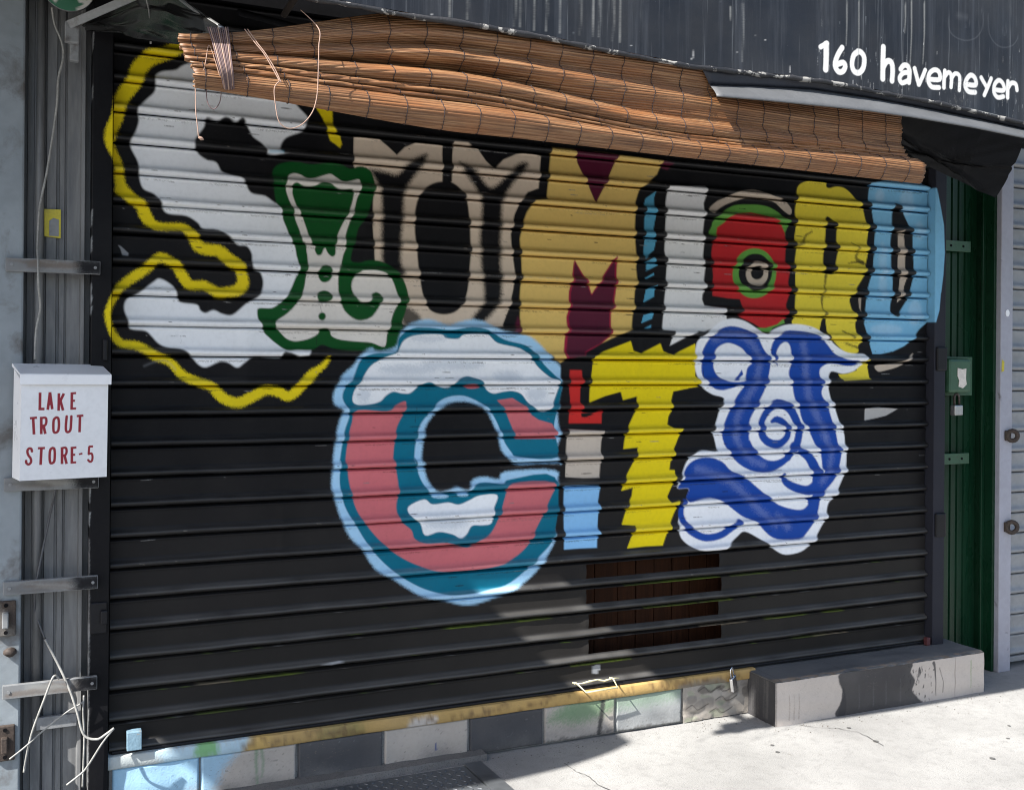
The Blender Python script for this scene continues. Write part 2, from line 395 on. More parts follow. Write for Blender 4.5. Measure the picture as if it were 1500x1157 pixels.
# cellar hatch: steel chequer plate in a frame, flush with the pavement
hatch = thing('cellar_hatch', (.35, -.7, 0), 'grey steel chequer plate cellar hatch set flush in the sidewalk', 'hatch')
M_PLATE = simple('worn chequer plate', (.13, .14, .15), .5, .5, var=.3, vscale=5, bstr=.2)
pyobj('plate', [(-.45, -1.35, .008), (1.235, -1.35, .008), (1.205, -.115, .008), (-.45, -.115, .008)], [(0, 1, 2, 3)], M_PLATE, hatch)
pyobj('frame_strip', [(1.240, -1.35, .012), (1.315, -1.35, .012), (1.275, -.105, .012), (1.210, -.105, .012), (1.240, -1.35, -.02), (1.210, -.105, -.02)], [(0, 1, 2, 3), (0, 3, 5, 4)], M_PLATE, hatch)
V = []; F = []
for i in range(44):
    for j in range(16):
        cx = .02 + i * .027; cy = -.135 - j * .027
        if cx > 1.20: continue
        a = math.radians(40 if (i + j) % 2 else -50); l, w, h = .0105, .0032, .0022
        ca, sa = math.cos(a), math.sin(a); b0 = len(V)
        for (u, v, z) in ((-l, 0, .0083), (0, -w, .0083), (l, 0, .0083), (0, w, .0083), (-l * .55, 0, .0083 + h), (l * .55, 0, .0083 + h)):
            V.append((cx + u * ca - v * sa, cy + u * sa + v * ca, z))
        F += [(b0, b0 + 1, b0 + 4), (b0 + 1, b0 + 5, b0 + 4), (b0 + 1, b0 + 2, b0 + 5), (b0 + 2, b0 + 3, b0 + 5), (b0 + 3, b0 + 4, b0 + 5), (b0 + 3, b0, b0 + 4)]
tag(pyobj('raised_tread', V, F, M_PLATE, hatch), kind='stuff')

# ------------------------------------------------------------------ storefront building
BUILD = thing('storefront_building', (1.8, .4, 0), 'dark storefront wall with black header and tiled base around the painted shutter', 'building')
box('back_wall', -3.0, 6.4, .62, .75, 0, 5.2, M_HEADER, BUILD, 0)
box('header', -.07, 3.66, .02, .60, 2.70, 5.15, M_HEADER, BUILD, .004)
box('upper_wall', -2.9, -.071, -.02, .58, 2.76, 5.16, M_GREYPAINT, BUILD, .004)
box('upper_wall', 3.661, 6.3, .03, .58, 2.62, 5.16, M_GREYPAINT, BUILD, .004)
# left pilaster
box('pilaster', -.78, -.262, -.058, .30, .0, 2.755, M_GREYPAINT, BUILD, .006)
box('pilaster', -2.9, -.79, -.03, .30, .0, 2.755, M_GREYPAINT, BUILD, .006)
box('plinth', -.002, 2.53, -.020, .30, .0, .188, M_CONC2, BUILD, .003)
# base tiles, threshold
PAL_T = dict(beige=(.40, .36, .32), dark=(.055, .055, .06), blue=(.30, .50, .66), grey=(.30, .31, .31), green=(.10, .22, .10), stain=(.02, .02, .022), lt=(.45, .42, .37), dust=(.16, .155, .15))
TX = [t if not hasattr(t, '__len__') else t[0] for t in [(0.006),(0.285),(0.612),(0.925),(1.257),(1.567),(1.885),(2.198),(2.516)]]
base = box('base_course', 0, 2.52, -.024, -.0205, .004, .150, M_CONC2, BUILD, 0)
tilecol = ['blue', 'beige', 'dark', 'beige', 'dark', 'beige', 'grey']
for i, cn in enumerate(tilecol):
    x0, x1 = TX[i] + .003, TX[i + 1] - .003
    xs = np.linspace(x0, x1, 64); zs = np.linspace(.006, .147, 30)
    pt = Paint(xs, zs, PAL_T[cn]); w = x1 - x0
    for k in range(7):
        cx = x0 + random.random() * w; cz = random.uniform(.0, .05)
        pt.stroke([(cx, cz), (cx + random.uniform(.02, .1), cz * .7)], .03, PAL_T['dust' if cn == 'dark' else 'dark'], .03, False, .22, .8)
    for k in range(10):
        cx = x0 + random.random() * w; cz = random.uniform(.0, .14); pt.stroke([(cx, cz), (cx + .004, cz - .002)], .003, PAL_T['stain'], .002, False, .5, .5)
    for k in range(26):
        cx = x0 + random.random() * w; cz = random.uniform(.02, .14); an = random.uniform(-1.2, 1.2); L_ = random.uniform(.005, .03)
        pt.stroke([(cx, cz), (cx + L_ * math.cos(an), cz + L_ * math.sin(an))], .0008, random.choice([(.22, .22, .22), (.05, .05, .05)]), .0008, False, .5, .6)
    pt.stroke([(x0 + w * q / 12, .006 + abs(random.gauss(0, .007))) for q in range(13)], .012, (.07, .065, .06), .008, True, .75, 1.2)
    if i == 0: pt.poly([(x0 + .2, -.01), (x1 + .02, -.01), (x1 + .02, .05), (x0 + .24, .03)], PAL_T['beige'], .03, True, .7, .8)
    if i == 1:
        pt.poly([(x0 - .02, .0), (x0 + .03, .0), (x0 + .07, .09), (x0 + .12, .16), (x0 - .02, .16)], PAL_T['blue'], .025, True, .9, .6)
        pt.stroke([(x0 + .185, .15), (x0 + .183, .09), (x0 + .188, .03)], [.012, .008, .006], PAL_T['green'], .005, True, .65, .8)
        pt.stroke([(x0 + .20, .15), (x0 + .207, .10), (x0 + .203, .05)], [.01, .008, .004], PAL_T['green'], .005, True, .55, .8)
    if i == 3: pt.stroke([(x0 + .196, .072), (x0 + .199, .05)], .006, (.01, .04, .2), .0015, False, .9)
    if i == 4: pass
    if i == 5:
        pt.poly([(x0 + .02, .10), (x0 + .12, .16), (x0 + .30, .16), (x0 + .32, .11), (x0 + .18, .07), (x0 + .08, .08)], PAL_T['green'], .03, True, .75, .8)
        pt.stroke([(x0 + .255, .14), (x0 + .25, .08), (x0 + .24, .02)], [.022, .018, .02], PAL_T['stain'], .006, True, .9, .8)
    if i == 6: pt.poly([(x0, .10), (x0 + .30, .11), (x0 + .32, .16), (x0, .16)], PAL_T['green'], .03, True, .45, .8)
    Z, X = np.meshgrid(zs, xs, indexing='ij')
    yy = -.034 + .0016 * np.sin(X * 37 + i) + .0012 * np.sin(Z * 60 + i * 2)
    e = np.minimum(np.minimum(X - x0, x1 - X), np.minimum(Z - .006, .147 - Z)); yy = yy + np.where(e < .001, .011, 0)
    grid_obj('tile', np.stack([X, yy, Z], -1), M_STONE, base, pt.rows(), True)
# broken patch of rendering between the last tile and the step
xs = np.linspace(TX[7] + .004, 2.545, 70); zs = np.linspace(.004, .150, 34); Z, X = np.meshgrid(zs, xs, indexing='ij')
pt = Paint(xs, zs, (.30, .27, .235))
for k in range(26):
    cx, cz = random.uniform(xs[0], xs[-1]), random.uniform(.0, .15); r = random.uniform(.01, .03)
    pt.poly([(cx + r * 1.8 * math.cos(a) * random.uniform(.6, 1.1), cz + r * math.sin(a) * random.uniform(.6, 1.1)) for a in np.linspace(0, 5.6, 8)], random.choice([(.20, .18, .16), (.36, .33, .29), (.12, .105, .09), (.26, .27, .2)]), .003, True, .8, .3)
for k in range(5):
    cx, cz = random.uniform(xs[0], xs[-1] - .1), random.uniform(.03, .13); pt.stroke([(cx, cz), (cx + .03, cz + .012), (cx + .06, cz - .01), (cx + .11, cz + .008)], .004, (.05, .04, .035), .002, True, .9)
h = np.zeros_like(X)
for k in range(40):
    cx, cz = random.uniform(xs[0], xs[-1]), random.uniform(0, .15); r = random.uniform(.012, .04)
    h = np.maximum(h, .016 * np.clip(1.25 - np.hypot((X - cx) / 1.8, Z - cz) / r, 0, .6) * random.uniform(.4, 1))
grid_obj('render_patch', np.stack([X, -.026 - h, Z], -1), M_STONE, base, pt.rows(), True)
# threshold: painted steel angle under the shutter
xs = np.linspace(-.012, 2.56, 420); prof = [(.02, .1905), (-.035, .1905), (-.0385, .189), (-.040, .186), (-.040, .168), (-.0395, .152), (-.036, .1475), (-.02, .1470)]
zs = np.array([p[1] for p in prof]) ; ys = np.array([p[0] for p in prof])
pt = Paint(xs, zs - np.arange(len(zs)) * 1e-6, (.42, .275, .095))
pt.poly([(-.03, .13), (.42, .13), (.46, .2), (-.03, .2)], (.40, .58, .70), .02, False, .9, .6)
pt.poly([(.42, .13), (.50, .13), (.52, .2), (.45, .2)], (.55, .36, .1), .01, False, .7, .6)
pt.poly([(.27, .15), (.34, .15), (.33, .2), (.28, .2)], (.12, .35, .06), .012, True, .8, .7)
pt.poly([(.0, .13), (.16, .13), (.12, .2), (.0, .2)], (.45, .42, .36), .02, True, .6, .7)
pt.poly([(1.02, .14), (1.12, .15), (1.11, .18), (1.03, .17)], (.6, .6, .62), .01, True, .7, .7)
pt.poly([(.70, .14), (.84, .14), (.83, .2), (.7, .2)], (.14, .16, .05), .03, True, .5, .8)
pt.poly([(2.2, .14), (2.40, .14), (2.38, .17), (2.2, .165)], (.10, .11, .12), .012, True, .8, .7)
for k in range(110):
    cx = random.uniform(.4, 2.5); pt.stroke([(cx, random.uniform(.15, .19)), (cx + random.uniform(-.03, .08), random.uniform(.15, .19))], random.uniform(.003, .010), (.14, .08, .03), .003, False, .55, .8)
X = np.repeat(xs[None], len(zs), 0); wob = .0018 * np.sin(xs * 9) + .001 * np.sin(xs * 31)
grid_obj('threshold', np.stack([X, np.repeat(ys[:, None], len(xs), 1) + wob, np.repeat(zs[:, None], len(xs), 1)], -1), M_STONE, BUILD, pt.rows(), True)

# ------------------------------------------------------------------ roller shutter with the mural
PALM = dict(black=(.0070, .0070, .0083), jwhite=(.76, .78, .81), yellow=(.74, .58, .010), green=(.003, .066, .012), lwhite=(.67, .635, .59), beige=(.60, .495, .39), beige2=(.50, .42, .34),
    tan=(.68, .475, .145), burg=(.085, .009, .028), crimson=(.30, .012, .045), cyan=(.085, .33, .50), bwhite=(.74, .74, .74), red=(.46, .018, .022), bgreen=(.115, .32, .055), ryellow=(.76, .62, .05),
    dblue=(.20, .47, .69), ltblue=(.42, .60, .75), clight=(.36, .60, .82), teal=(.002, .14, .225), cwhite=(.82, .84, .87), salmon=(.56, .145, .165), greyblue=(.33, .40, .50), tred=(.55, .025, .022),
    ibeige=(.52, .45, .38), iblue=(.24, .50, .80), tyellow=(.76, .60, .008), ywhite=(.82, .84, .88), blue=(.010, .062, .34), bluemist=(.20, .26, .52), paper=(.42, .41, .40), grey=(.26, .27, .29))
MURAL = [
('p','jwhite',5,1,1,0,[302,2504,222,2471,194,2450,152,2440,130,2424,128,2403,130,2385,124,2364,102,2340,85,2320,74,2301,78,2268,69,2233,61,2216,52,2184,77,2132,80,2089,93,2047,128,2031,151,2003,155,1983,173,1967,232,1963,269,1942,285,1924,334,1922,377,1898,400,1875,432,1872,450,1844,452,1800,480,1782,489,1744,475,1706,430,1674,386,1636,352,1638,323,1650,296,1640,278,1649,267,1667,214,1674,203,1694,190,1726,149,1750,125,1736,80,1699,46,1680,37,1649,50,1608,56,1581,103,1575,124,1557,143,1536,169,1522,224,1513,252,1490,277,1464,301,1457,342,1475,372,1473,403,1456,429,1475,461,1493,546,1490,565,1512,669,1547,674,2139,556,2201,544,2224,564,2259,619,2285,629,2305,639,2334,610,2363,584,2392,532,2463,416,2498],None),
('p','black',5,1,1,0,[294,2297,285,2267,256,2220,262,2184,291,2161,327,2152,345,2123,376,2113,417,2102,443,2058,494,2049,541,2024,624,2040,711,2190,626,2213,556,2201,521,2194,499,2197,497,2208,481,2231,451,2250,437,2272,414,2308,391,2294,357,2305,328,2291],None),
('p','cyan',4,0,0.5,0,[502,2209,554,2213,554,2201,502,2197],None),
('s','yellow',6,1,1,1,[218,2536,183,2512,153,2497,107,2476,75,2436,66,2402,40,2361,21,2325,10,2271,-9,2218,-11,2175,14,2121,24,2052,59,2009],[45.0,44.7,44.5,48.5,48.2,48.2,45.8,41.3,36.8,34.6,30.2,28.2,32.6,35.0]),
('s','yellow',6,1,1,1,[19,2036,65,2005,88,1986,105,1948,131,1925,172,1922,214,1924,247,1904,271,1864,304,1853,340,1850,370,1823,404,1803,415,1775,419,1745,401,1721,371,1713,339,1710,312,1721,285,1732,245,1732,221,1761,202,1793,178,1808,150,1818,126,1804,109,1785,79,1762,51,1741,21,1713,4,1680,-15,1632,-9,1592,5,1559,30,1532,83,1523,137,1491,182,1474,223,1430,272,1407,317,1390,355,1352,402,1334,446,1350,500,1377,543,1371,583,1356,629,1398,668,1439,700,1462,720,1489],[30.4,35.0,37.3,37.5,28.8,24.5,27.0,31.6,38.6,38.8,39.0,43.8,39.5,34.9,39.6,39.4,34.6,36.7,34.3,34.1,33.9,33.7,31.4,31.2,33.3,28.7,28.7,30.7,30.6,26.1,21.6,19.4,21.6,23.8,26.1,28.5,26.6,24.6,29.2,29.5,32.0,34.5,34.8,35.1,33.0,33.3,33.5,33.7,29.1,19.5,14.7]),
('p','yellow',4,0,1,0.5,[655,2391,727,2381,729,2310,756,2279,763,2254,756,2241,720,2263,707,2301,693,2339],None),
('s','grey',6,1,0.35,0,[101,1460,136,1474,171,1477,200,1449],[4.4,4.4,4.5,4.5]),
('p','beige',3,0,1,0,[806,2282,845,2290,898,2285,931,2263,968,2233,998,2264,1039,2284,1095,2291,1145,2282,1145,2203,1146,2150,1184,2153,1181,2206,1187,2299,1242,2300,1285,2285,1321,2242,1357,2214,1394,2253,1446,2278,1499,2289,1552,2279,1547,2217,1543,2155,1498,2137,1467,2103,1441,2047,1425,1971,1432,1897,1444,1829,1438,1761,1423,1693,1393,1617,1173,1600,993,1614,900,1685,888,1839,879,1967,880,2070,837,2131,806,2180],None),
('p','black',13,1,1,0.5,[870,2171,924,2169,971,2164,1011,2207,1053,2236,1087,2245,1066,2201,1025,2143,1000,2102,996,2024,991,1972,987,1914,988,1842,998,1797,947,1783,918,1827,912,1911,912,2020,910,2084,893,2128],None),
('p','black',13,1,1,0.5,[1213,2228,1277,2202,1342,2143,1416,2201,1461,2245,1499,2241,1438,2169,1393,2098,1389,2044,1385,1963,1384,1868,1391,1794,1382,1706,1316,1631,1265,1617,1273,1651,1317,1718,1307,1825,1297,1959,1305,2073,1273,2145,1234,2189],None),
('p','black',12,1,0.85,0.5,[994,1680,1048,1661,1068,1629,1048,1609,1000,1615],None),
('p','black',3,0,1,0,[1145,2286,1188,2304,1184,2252,1185,2206,1179,2146,1146,2144,1154,2204,1144,2249],None),
('p','black',4,1,1,0,[1107,2140,1065,2106,1044,2053,1038,1974,1047,1896,1056,1818,1069,1740,1096,1675,1152,1656,1209,1673,1245,1730,1256,1811,1262,1891,1258,1984,1248,2070,1227,2119,1191,2147,1156,2152],None),
('p','green',3,1,1,0,[517,2130,527,2154,554,2170,600,2178,650,2173,692,2180,735,2185,769,2179,795,2169,830,2181,865,2172,880,2146,888,2112,882,2077,868,2034,848,1990,826,1959,817,1925,806,1886,799,1839,832,1833,858,1841,902,1843,938,1830,960,1816,992,1786,1010,1748,1016,1713,1011,1687,1002,1652,991,1617,986,1582,978,1548,974,1513,978,1491,958,1485,938,1492,924,1513,895,1520,856,1518,790,1518,734,1525,696,1537,662,1519,611,1518,570,1517,533,1540,509,1560,492,1577,485,1601,473,1622,469,1646,475,1661,518,1663,546,1680,563,1697,584,1730,601,1772,614,1797,608,1831,603,1849,597,1878,581,1907,569,1939,555,1972,549,2004,533,2028,527,2049,522,2085],None),
('p','lwhite',2.5,1,1,0,[564,2080,567,2109,575,2129,593,2137,616,2134,637,2124,666,2126,692,2136,722,2145,743,2135,769,2122,799,2127,828,2134,832,2113,832,2091,820,2065,809,2018,794,1979,781,1940,776,1906,781,1885,771,1859,763,1821,762,1818,810,1799,845,1805,889,1807,929,1798,953,1779,970,1738,982,1699,972,1682,959,1656,948,1617,936,1578,927,1533,878,1547,830,1550,764,1556,731,1569,721,1593,690,1593,679,1573,645,1556,603,1548,574,1555,554,1572,533,1597,534,1617,575,1647,608,1685,630,1731,638,1781,644,1815,642,1848,639,1863,635,1892,621,1900,615,1933,598,1974,590,2011,574,2047],None),
('p','green',2.5,1,1,0,[587,2081,588,2097,600,2103,616,2097,637,2094,666,2098,688,2111,717,2110,738,2098,764,2093,799,2096,808,2086,803,2051,790,2012,781,1995,763,1960,748,1922,743,1884,742,1858,730,1850,715,1861,703,1880,692,1856,677,1853,667,1872,669,1883,652,1901,640,1938,623,1983,605,2016,588,2060],None),
('p','green',3,1,1,0,[731,1790,730,1781,726,1773,720,1766,713,1762,705,1760,697,1761,690,1765,685,1772,681,1780,680,1789,681,1798,685,1806,691,1813,698,1817,706,1819,713,1818,721,1814,726,1807,730,1799],None),
('p','green',3,1,1,0,[730,1710,729,1704,725,1698,719,1693,711,1690,702,1689,693,1689,686,1692,679,1697,675,1703,674,1709,676,1716,680,1721,686,1726,694,1729,702,1731,711,1730,719,1727,725,1722,729,1717],None),
('p','green',3,1,1,0,[710,1638,709,1634,707,1630,704,1627,701,1625,696,1624,692,1625,688,1627,685,1630,684,1634,683,1638,684,1642,686,1646,689,1649,692,1651,697,1652,701,1651,705,1649,708,1646,709,1642],None),
('s','black',1,0,1,0,[693,1686,692,1670,693,1653],[2.4,2.4,2.4]),
('p','green',4,1,1,0.4,[760,1818,753,1776,755,1725,765,1683,787,1650,821,1629,852,1629,879,1642,897,1664,908,1685,916,1707,910,1724,893,1731,877,1723,873,1706,861,1694,839,1693,818,1709,805,1735,803,1760,814,1786,836,1803,810,1811],None),
('p','tan',4,0,1,0,[1596,2318,1839,2318,2104,2308,2079,2252,2037,2216,1995,2183,1978,2131,1979,2083,1976,2000,1987,1904,1982,1874,1989,1821,1976,1773,1974,1721,1967,1673,1963,1610,1859,1565,1752,1527,1673,1492,1641,1478,1564,1530,1470,1587,1467,1644,1466,1712,1468,1769,1475,1815,1472,1864,1468,1904,1464,1955,1473,2006,1493,2058,1525,2106,1579,2115,1582,2155,1588,2213],None),
('p','burg',2.5,0,1,0,[1697,2322,1896,2316,1845,2203,1797,2114,1758,2189,1712,2268],None),
('p','burg',4,0,1,0,[2104,2309,2152,2302,2129,2272,2101,2277,2094,2289],None),
('p','crimson',2.5,0,1,0,[1699,1888,1761,1800,1779,1754,1813,1803,1887,1910,1895,1885,1893,1802,1881,1707,1868,1683,1870,1589,1819,1550,1752,1517,1739,1492,1670,1492,1656,1507,1662,1588,1673,1611,1667,1658,1677,1693,1678,1762,1689,1803],None),
('p','burg',2.5,0,1,0,[1703,1877,1754,1796,1779,1747,1817,1797,1881,1891,1886,1873,1884,1802,1873,1707,1860,1683,1863,1592,1819,1556,1752,1523,1735,1498,1676,1498,1668,1510,1675,1588,1685,1611,1677,1658,1687,1690,1687,1757,1697,1798],None),
('p','burg',6,0,1,0,[1457,1657,1470,1639,1470,1587,1439,1593],None),
('p','cyan',2,0,1,0,[2075,2183,2066,2157,2067,2112,2078,2098,2074,2076,2067,2040,2063,2009,2078,1986,2069,1943,2020,1904,2020,1954,2024,1990,2021,2014,2021,2068,2029,2095,2018,2122,2026,2149],None),
('p','cyan',2,0,1,0,[2030,1894,2062,1913,2076,1895,2084,1881,2030,1854],None),
('p','cyan',2,0,1,0,[2025,1826,2070,1851,2068,1840,2030,1822],None),
('p','cyan',2,0,1,0,[2080,1802,2029,1779,2018,1726,2068,1752,2069,1776],None),
('p','cyan',2,0,1,0,[2018,1675,2067,1690,2060,1662,2009,1642],None),
('p','cyan',2,0,1,0,[2021,1621,2057,1638,2056,1626,2024,1616],None),
('p','bwhite',4,0,1,0,[2132,2205,2313,2221,2322,2188,2308,2150,2313,2107,2304,2014,2312,1990,2306,1903,2319,1885,2313,1829,2321,1798,2306,1767,2305,1748,2316,1723,2356,1718,2416,1714,2431,1666,2355,1628,2315,1615,2187,1566,2147,1549,2163,1602,2109,1613,2114,1687,2124,1790,2130,1893,2119,1945,2124,2091,2122,2139],None),
('p','bgreen',3,1,1,0,[2345,2014,2348,2055,2360,2084,2399,2115,2438,2140,2477,2154,2537,2160,2597,2162,2650,2155,2699,2135,2727,2113,2754,2101,2743,2073,2732,2051,2712,2032,2516,2023],None),
('p','red',4,0,1,0,[2377,2053,2410,2074,2437,2101,2469,2116,2549,2127,2605,2120,2657,2112,2694,2101,2714,2079,2731,2050,2735,2006,2736,1987,2734,1923,2758,1891,2750,1840,2757,1787,2740,1740,2746,1693,2723,1666,2673,1642,2612,1633,2568,1655,2512,1674,2489,1683,2509,1703,2510,1726,2497,1755,2434,1757,2357,1765,2353,1798,2361,1846,2354,1894,2350,1943,2355,1991,2359,2001,2372,2020],None),
('p','bgreen',3,0,1,0,[2588,1637,2633,1636,2694,1653,2726,1678,2735,1660,2673,1639,2653,1617,2604,1620],None),
('p','bgreen',3,1,1,0,[2686,1871,2680,1838,2663,1807,2637,1783,2605,1767,2569,1761,2534,1765,2502,1780,2478,1803,2462,1832,2457,1864,2463,1897,2479,1927,2504,1952,2536,1968,2571,1975,2607,1971,2639,1957,2664,1934,2680,1904],None),
('p','black',3,1,1,0,[2663,1875,2659,1851,2646,1828,2626,1810,2601,1798,2574,1793,2547,1797,2523,1807,2504,1824,2492,1846,2488,1870,2493,1895,2505,1917,2524,1935,2549,1948,2576,1952,2603,1950,2627,1939,2647,1922,2659,1900],None),
('p','beige2',3,1,1,0,[2643,1869,2640,1852,2631,1837,2618,1825,2602,1817,2584,1814,2566,1816,2550,1823,2537,1834,2529,1849,2526,1865,2529,1882,2537,1897,2550,1909,2567,1918,2585,1921,2603,1919,2619,1912,2632,1900,2640,1885],None),
('p','black',3,1,1,0,[2619,1872,2617,1864,2612,1856,2604,1849,2595,1845,2584,1843,2574,1844,2565,1848,2557,1854,2553,1862,2551,1870,2553,1879,2558,1887,2565,1894,2574,1898,2585,1900,2595,1899,2605,1895,2612,1889,2617,1881],None),
('p','beige2',2.5,1,1,0,[2336,2119,2341,2135,2376,2163,2419,2182,2458,2200,2498,2215,2549,2224,2598,2221,2658,2203,2712,2195,2744,2178,2766,2155,2765,2137,2752,2132,2715,2152,2679,2176,2638,2185,2577,2190,2517,2185,2470,2171,2418,2151,2383,2130,2356,2111,2340,2111],None),
('p','ryellow',3,1,1,0,[2791,2205,2794,2245,2811,2268,2854,2284,2942,2288,2954,2267,2973,2262,3011,2272,3055,2269,3094,2248,3126,2220,3158,2191,3177,2142,3194,2092,3189,2031,3194,1980,3183,1929,3175,1883,3142,1835,3115,1799,3094,1773,3109,1728,3134,1693,3126,1663,3139,1617,3166,1587,3145,1567,3146,1537,3113,1527,3074,1532,3004,1582,2973,1607,2923,1630,2861,1649,2775,1658,2787,1699,2791,1782,2789,1870,2784,1901,2793,1975,2784,2024,2791,2093,2785,2146],None),
('p','ryellow',3,0,1,0,[3204,1503,3138,1486,3138,1456,3086,1441,3035,1438,3053,1409,3214,1415,3198,1476],None),
('p','black',4,1,1,0,[2949,2108,2954,2130,2967,2137,2997,2118,3015,2093,3016,2033,3026,1994,3015,1933,3007,1887,2953,1886,2941,1931,2944,1991,2952,2056],None),
('s','black',5,1,0.75,0.9,[2957,1895,2958,1865,2953,1830,2935,1775,2942,1726,2950,1701],[17.2,13.7,8.6,13.7,6.9,20.6]),
('p','black',3,0,1,0,[2937,1686,2956,1686,2968,1626,2979,1602,2923,1626],None),
('s','black',5,1,0.7,1,[2880,2065,2846,2046,2827,2016,2790,1999],[6.8,10.1,13.5,16.8]),
('s','black',5,1,0.7,1,[3101,2027,3137,1998,3130,1957,3169,1939],[7.0,10.6,14.1,17.7]),
('s','black',5,1,0.7,1,[3091,1933,3143,1943,3175,1936],[7.0,10.6,14.1]),
('s','black',5,1,0.7,1,[3056,1632,3088,1617,3113,1602],[7.0,10.5,14.0]),
('s','black',5,1,0.7,1,[3074,1572,3139,1557,3171,1542],[7.0,10.6,14.1]),
('p','dblue',3,0,1,0,[3200,2301,3318,2329,3475,2355,3516,2321,3568,2298,3563,1817,3559,1683,3516,1651,3481,1609,3419,1567,3351,1541,3277,1528,3230,1528,3214,1567,3205,1608,3179,1668,3186,1729,3194,1806,3222,1893,3228,1941,3232,2002,3237,2084,3230,2124,3212,2194,3194,2219],None),
('p','ltblue',12,1,0.55,0.4,[3291,2250,3289,2240,3285,2232,3279,2225,3272,2220,3264,2218,3255,2219,3248,2223,3242,2229,3239,2237,3237,2247,3239,2256,3243,2265,3249,2272,3256,2277,3264,2279,3272,2278,3280,2274,3286,2268,3289,2259],None),
('p','ltblue',12,1,0.45,0.4,[3466,2235,3464,2215,3458,2197,3449,2183,3437,2174,3425,2170,3412,2172,3401,2181,3392,2194,3386,2211,3385,2230,3387,2249,3393,2267,3402,2281,3413,2291,3426,2294,3439,2292,3450,2284,3459,2271,3465,2254],None),
('p','ltblue',12,1,0.4,0.4,[3304,1953,3303,1926,3299,1902,3294,1883,3287,1870,3280,1866,3273,1870,3267,1882,3262,1901,3259,1925,3258,1952,3259,1979,3263,2003,3268,2022,3275,2035,3282,2040,3289,2036,3295,2024,3300,2004,3303,1980],None),
('p','ltblue',12,1,0.4,0.4,[3310,1844,3309,1822,3305,1802,3300,1786,3293,1776,3286,1772,3279,1775,3272,1785,3267,1801,3264,1821,3263,1843,3265,1865,3268,1885,3273,1901,3280,1912,3287,1915,3294,1912,3301,1902,3306,1886,3309,1866],None),
('p','ltblue',12,1,0.5,0.4,[3406,1645,3401,1638,3387,1631,3366,1626,3340,1622,3311,1621,3282,1622,3256,1625,3236,1630,3223,1636,3218,1643,3223,1651,3236,1657,3257,1662,3283,1666,3311,1667,3341,1666,3367,1663,3388,1658,3401,1652],None),
('p','ltblue',12,1,0.45,0.4,[3523,1724,3521,1706,3515,1690,3506,1678,3494,1669,3481,1666,3469,1669,3457,1677,3448,1690,3443,1705,3441,1723,3443,1741,3449,1757,3458,1769,3470,1778,3483,1781,3495,1778,3507,1770,3516,1758,3522,1742],None),
('p','ltblue',12,1,0.4,0.4,[3534,2108,3533,2095,3529,2083,3523,2073,3515,2067,3506,2065,3498,2066,3490,2072,3484,2081,3480,2092,3479,2105,3480,2118,3484,2130,3491,2139,3498,2146,3507,2148,3516,2147,3523,2141,3529,2132,3533,2121],None),
('p','black',3,1,1,0,[3337,2186,3347,2216,3363,2221,3381,2209,3404,2179,3438,2129,3460,2094,3465,2001,3472,1923,3464,1871,3470,1890,3442,1801,3407,1748,3372,1705,3352,1704,3339,1711,3332,1742,3340,1794,3344,1861,3334,1912,3331,1944,3329,2047,3336,2119],None),
('p','beige2',2.5,0,1,0,[3371,2094,3404,2101,3416,2025,3417,1947,3423,1880,3430,1884,3415,1847,3402,1790,3372,1766,3380,1810,3388,1888,3373,1920,3374,1997],None),
('p','beige2',2.5,1,1,0,[3243,1478,3310,1485,3377,1491,3432,1510,3475,1535,3445,1504,3377,1473,3309,1457,3263,1452],None),
('p','beige2',3,0,0.8,0,[3144,1782,3161,1780,3159,1719,3150,1739],None),
('p','dblue',3,0,1,0,[3570,2293,3591,2216,3612,2132,3619,2006,3611,1901,3598,1818,3596,1815,3588,1736,3568,1680,3559,1680,3562,1945,3564,2162],None),
('p','clight',8,1,1,0.5,[739,1349,748,1385,771,1428,812,1465,835,1502,877,1527,903,1517,968,1533,989,1590,1029,1622,1096,1637,1151,1622,1178,1617,1220,1630,1276,1640,1332,1628,1397,1598,1491,1585,1550,1552,1602,1498,1647,1457,1646,1382,1630,1288,1639,1220,1642,1179,1623,1126,1644,1084,1640,1087,1546,1088,1450,1090,1400,1136,1386,1172,1375,1209,1354,1256,1330,1293,1287,1319,1238,1330,1183,1326,1141,1306,1107,1270,1085,1232,1077,1175,1072,1111,1080,1104,1095,1046,1132,999,1180,1005,1208,1013,1236,1001,1258,1003,1278,1036,1327,1045,1385,1034,1414,1061,1625,1058,1626,984,1622,808,1618,768,1573,704,1528,654,1461,614,1366,583,1281,564,1211,574,1156,594,1075,616,1021,648,968,685,897,729,852,796,807,843,776,902,752,972,736,1028,739,1108,740,1126,750,1212,761,1261,773,1303,748,1321],None),
('p','teal',3,1,1,0,[773,1348,786,1391,812,1421,838,1483,883,1508,968,1514,982,1565,1029,1602,1096,1606,1178,1599,1262,1611,1332,1601,1403,1565,1491,1545,1535,1512,1572,1471,1644,1403,1644,1349,1626,1281,1616,1221,1630,1112,1465,1116,1436,1134,1402,1182,1379,1242,1344,1296,1301,1328,1238,1352,1176,1348,1135,1327,1100,1289,1066,1245,1049,1182,1044,1107,1048,1125,1061,1067,1085,1021,1118,984,1180,995,1249,984,1285,1016,1327,1024,1399,1015,1435,1031,1624,1031,1624,815,1558,726,1439,636,1352,618,1225,610,1136,622,1048,660,955,725,878,807,827,886,783,964,765,1045,768,1119,765,1125,780,1224,798,1291],None),
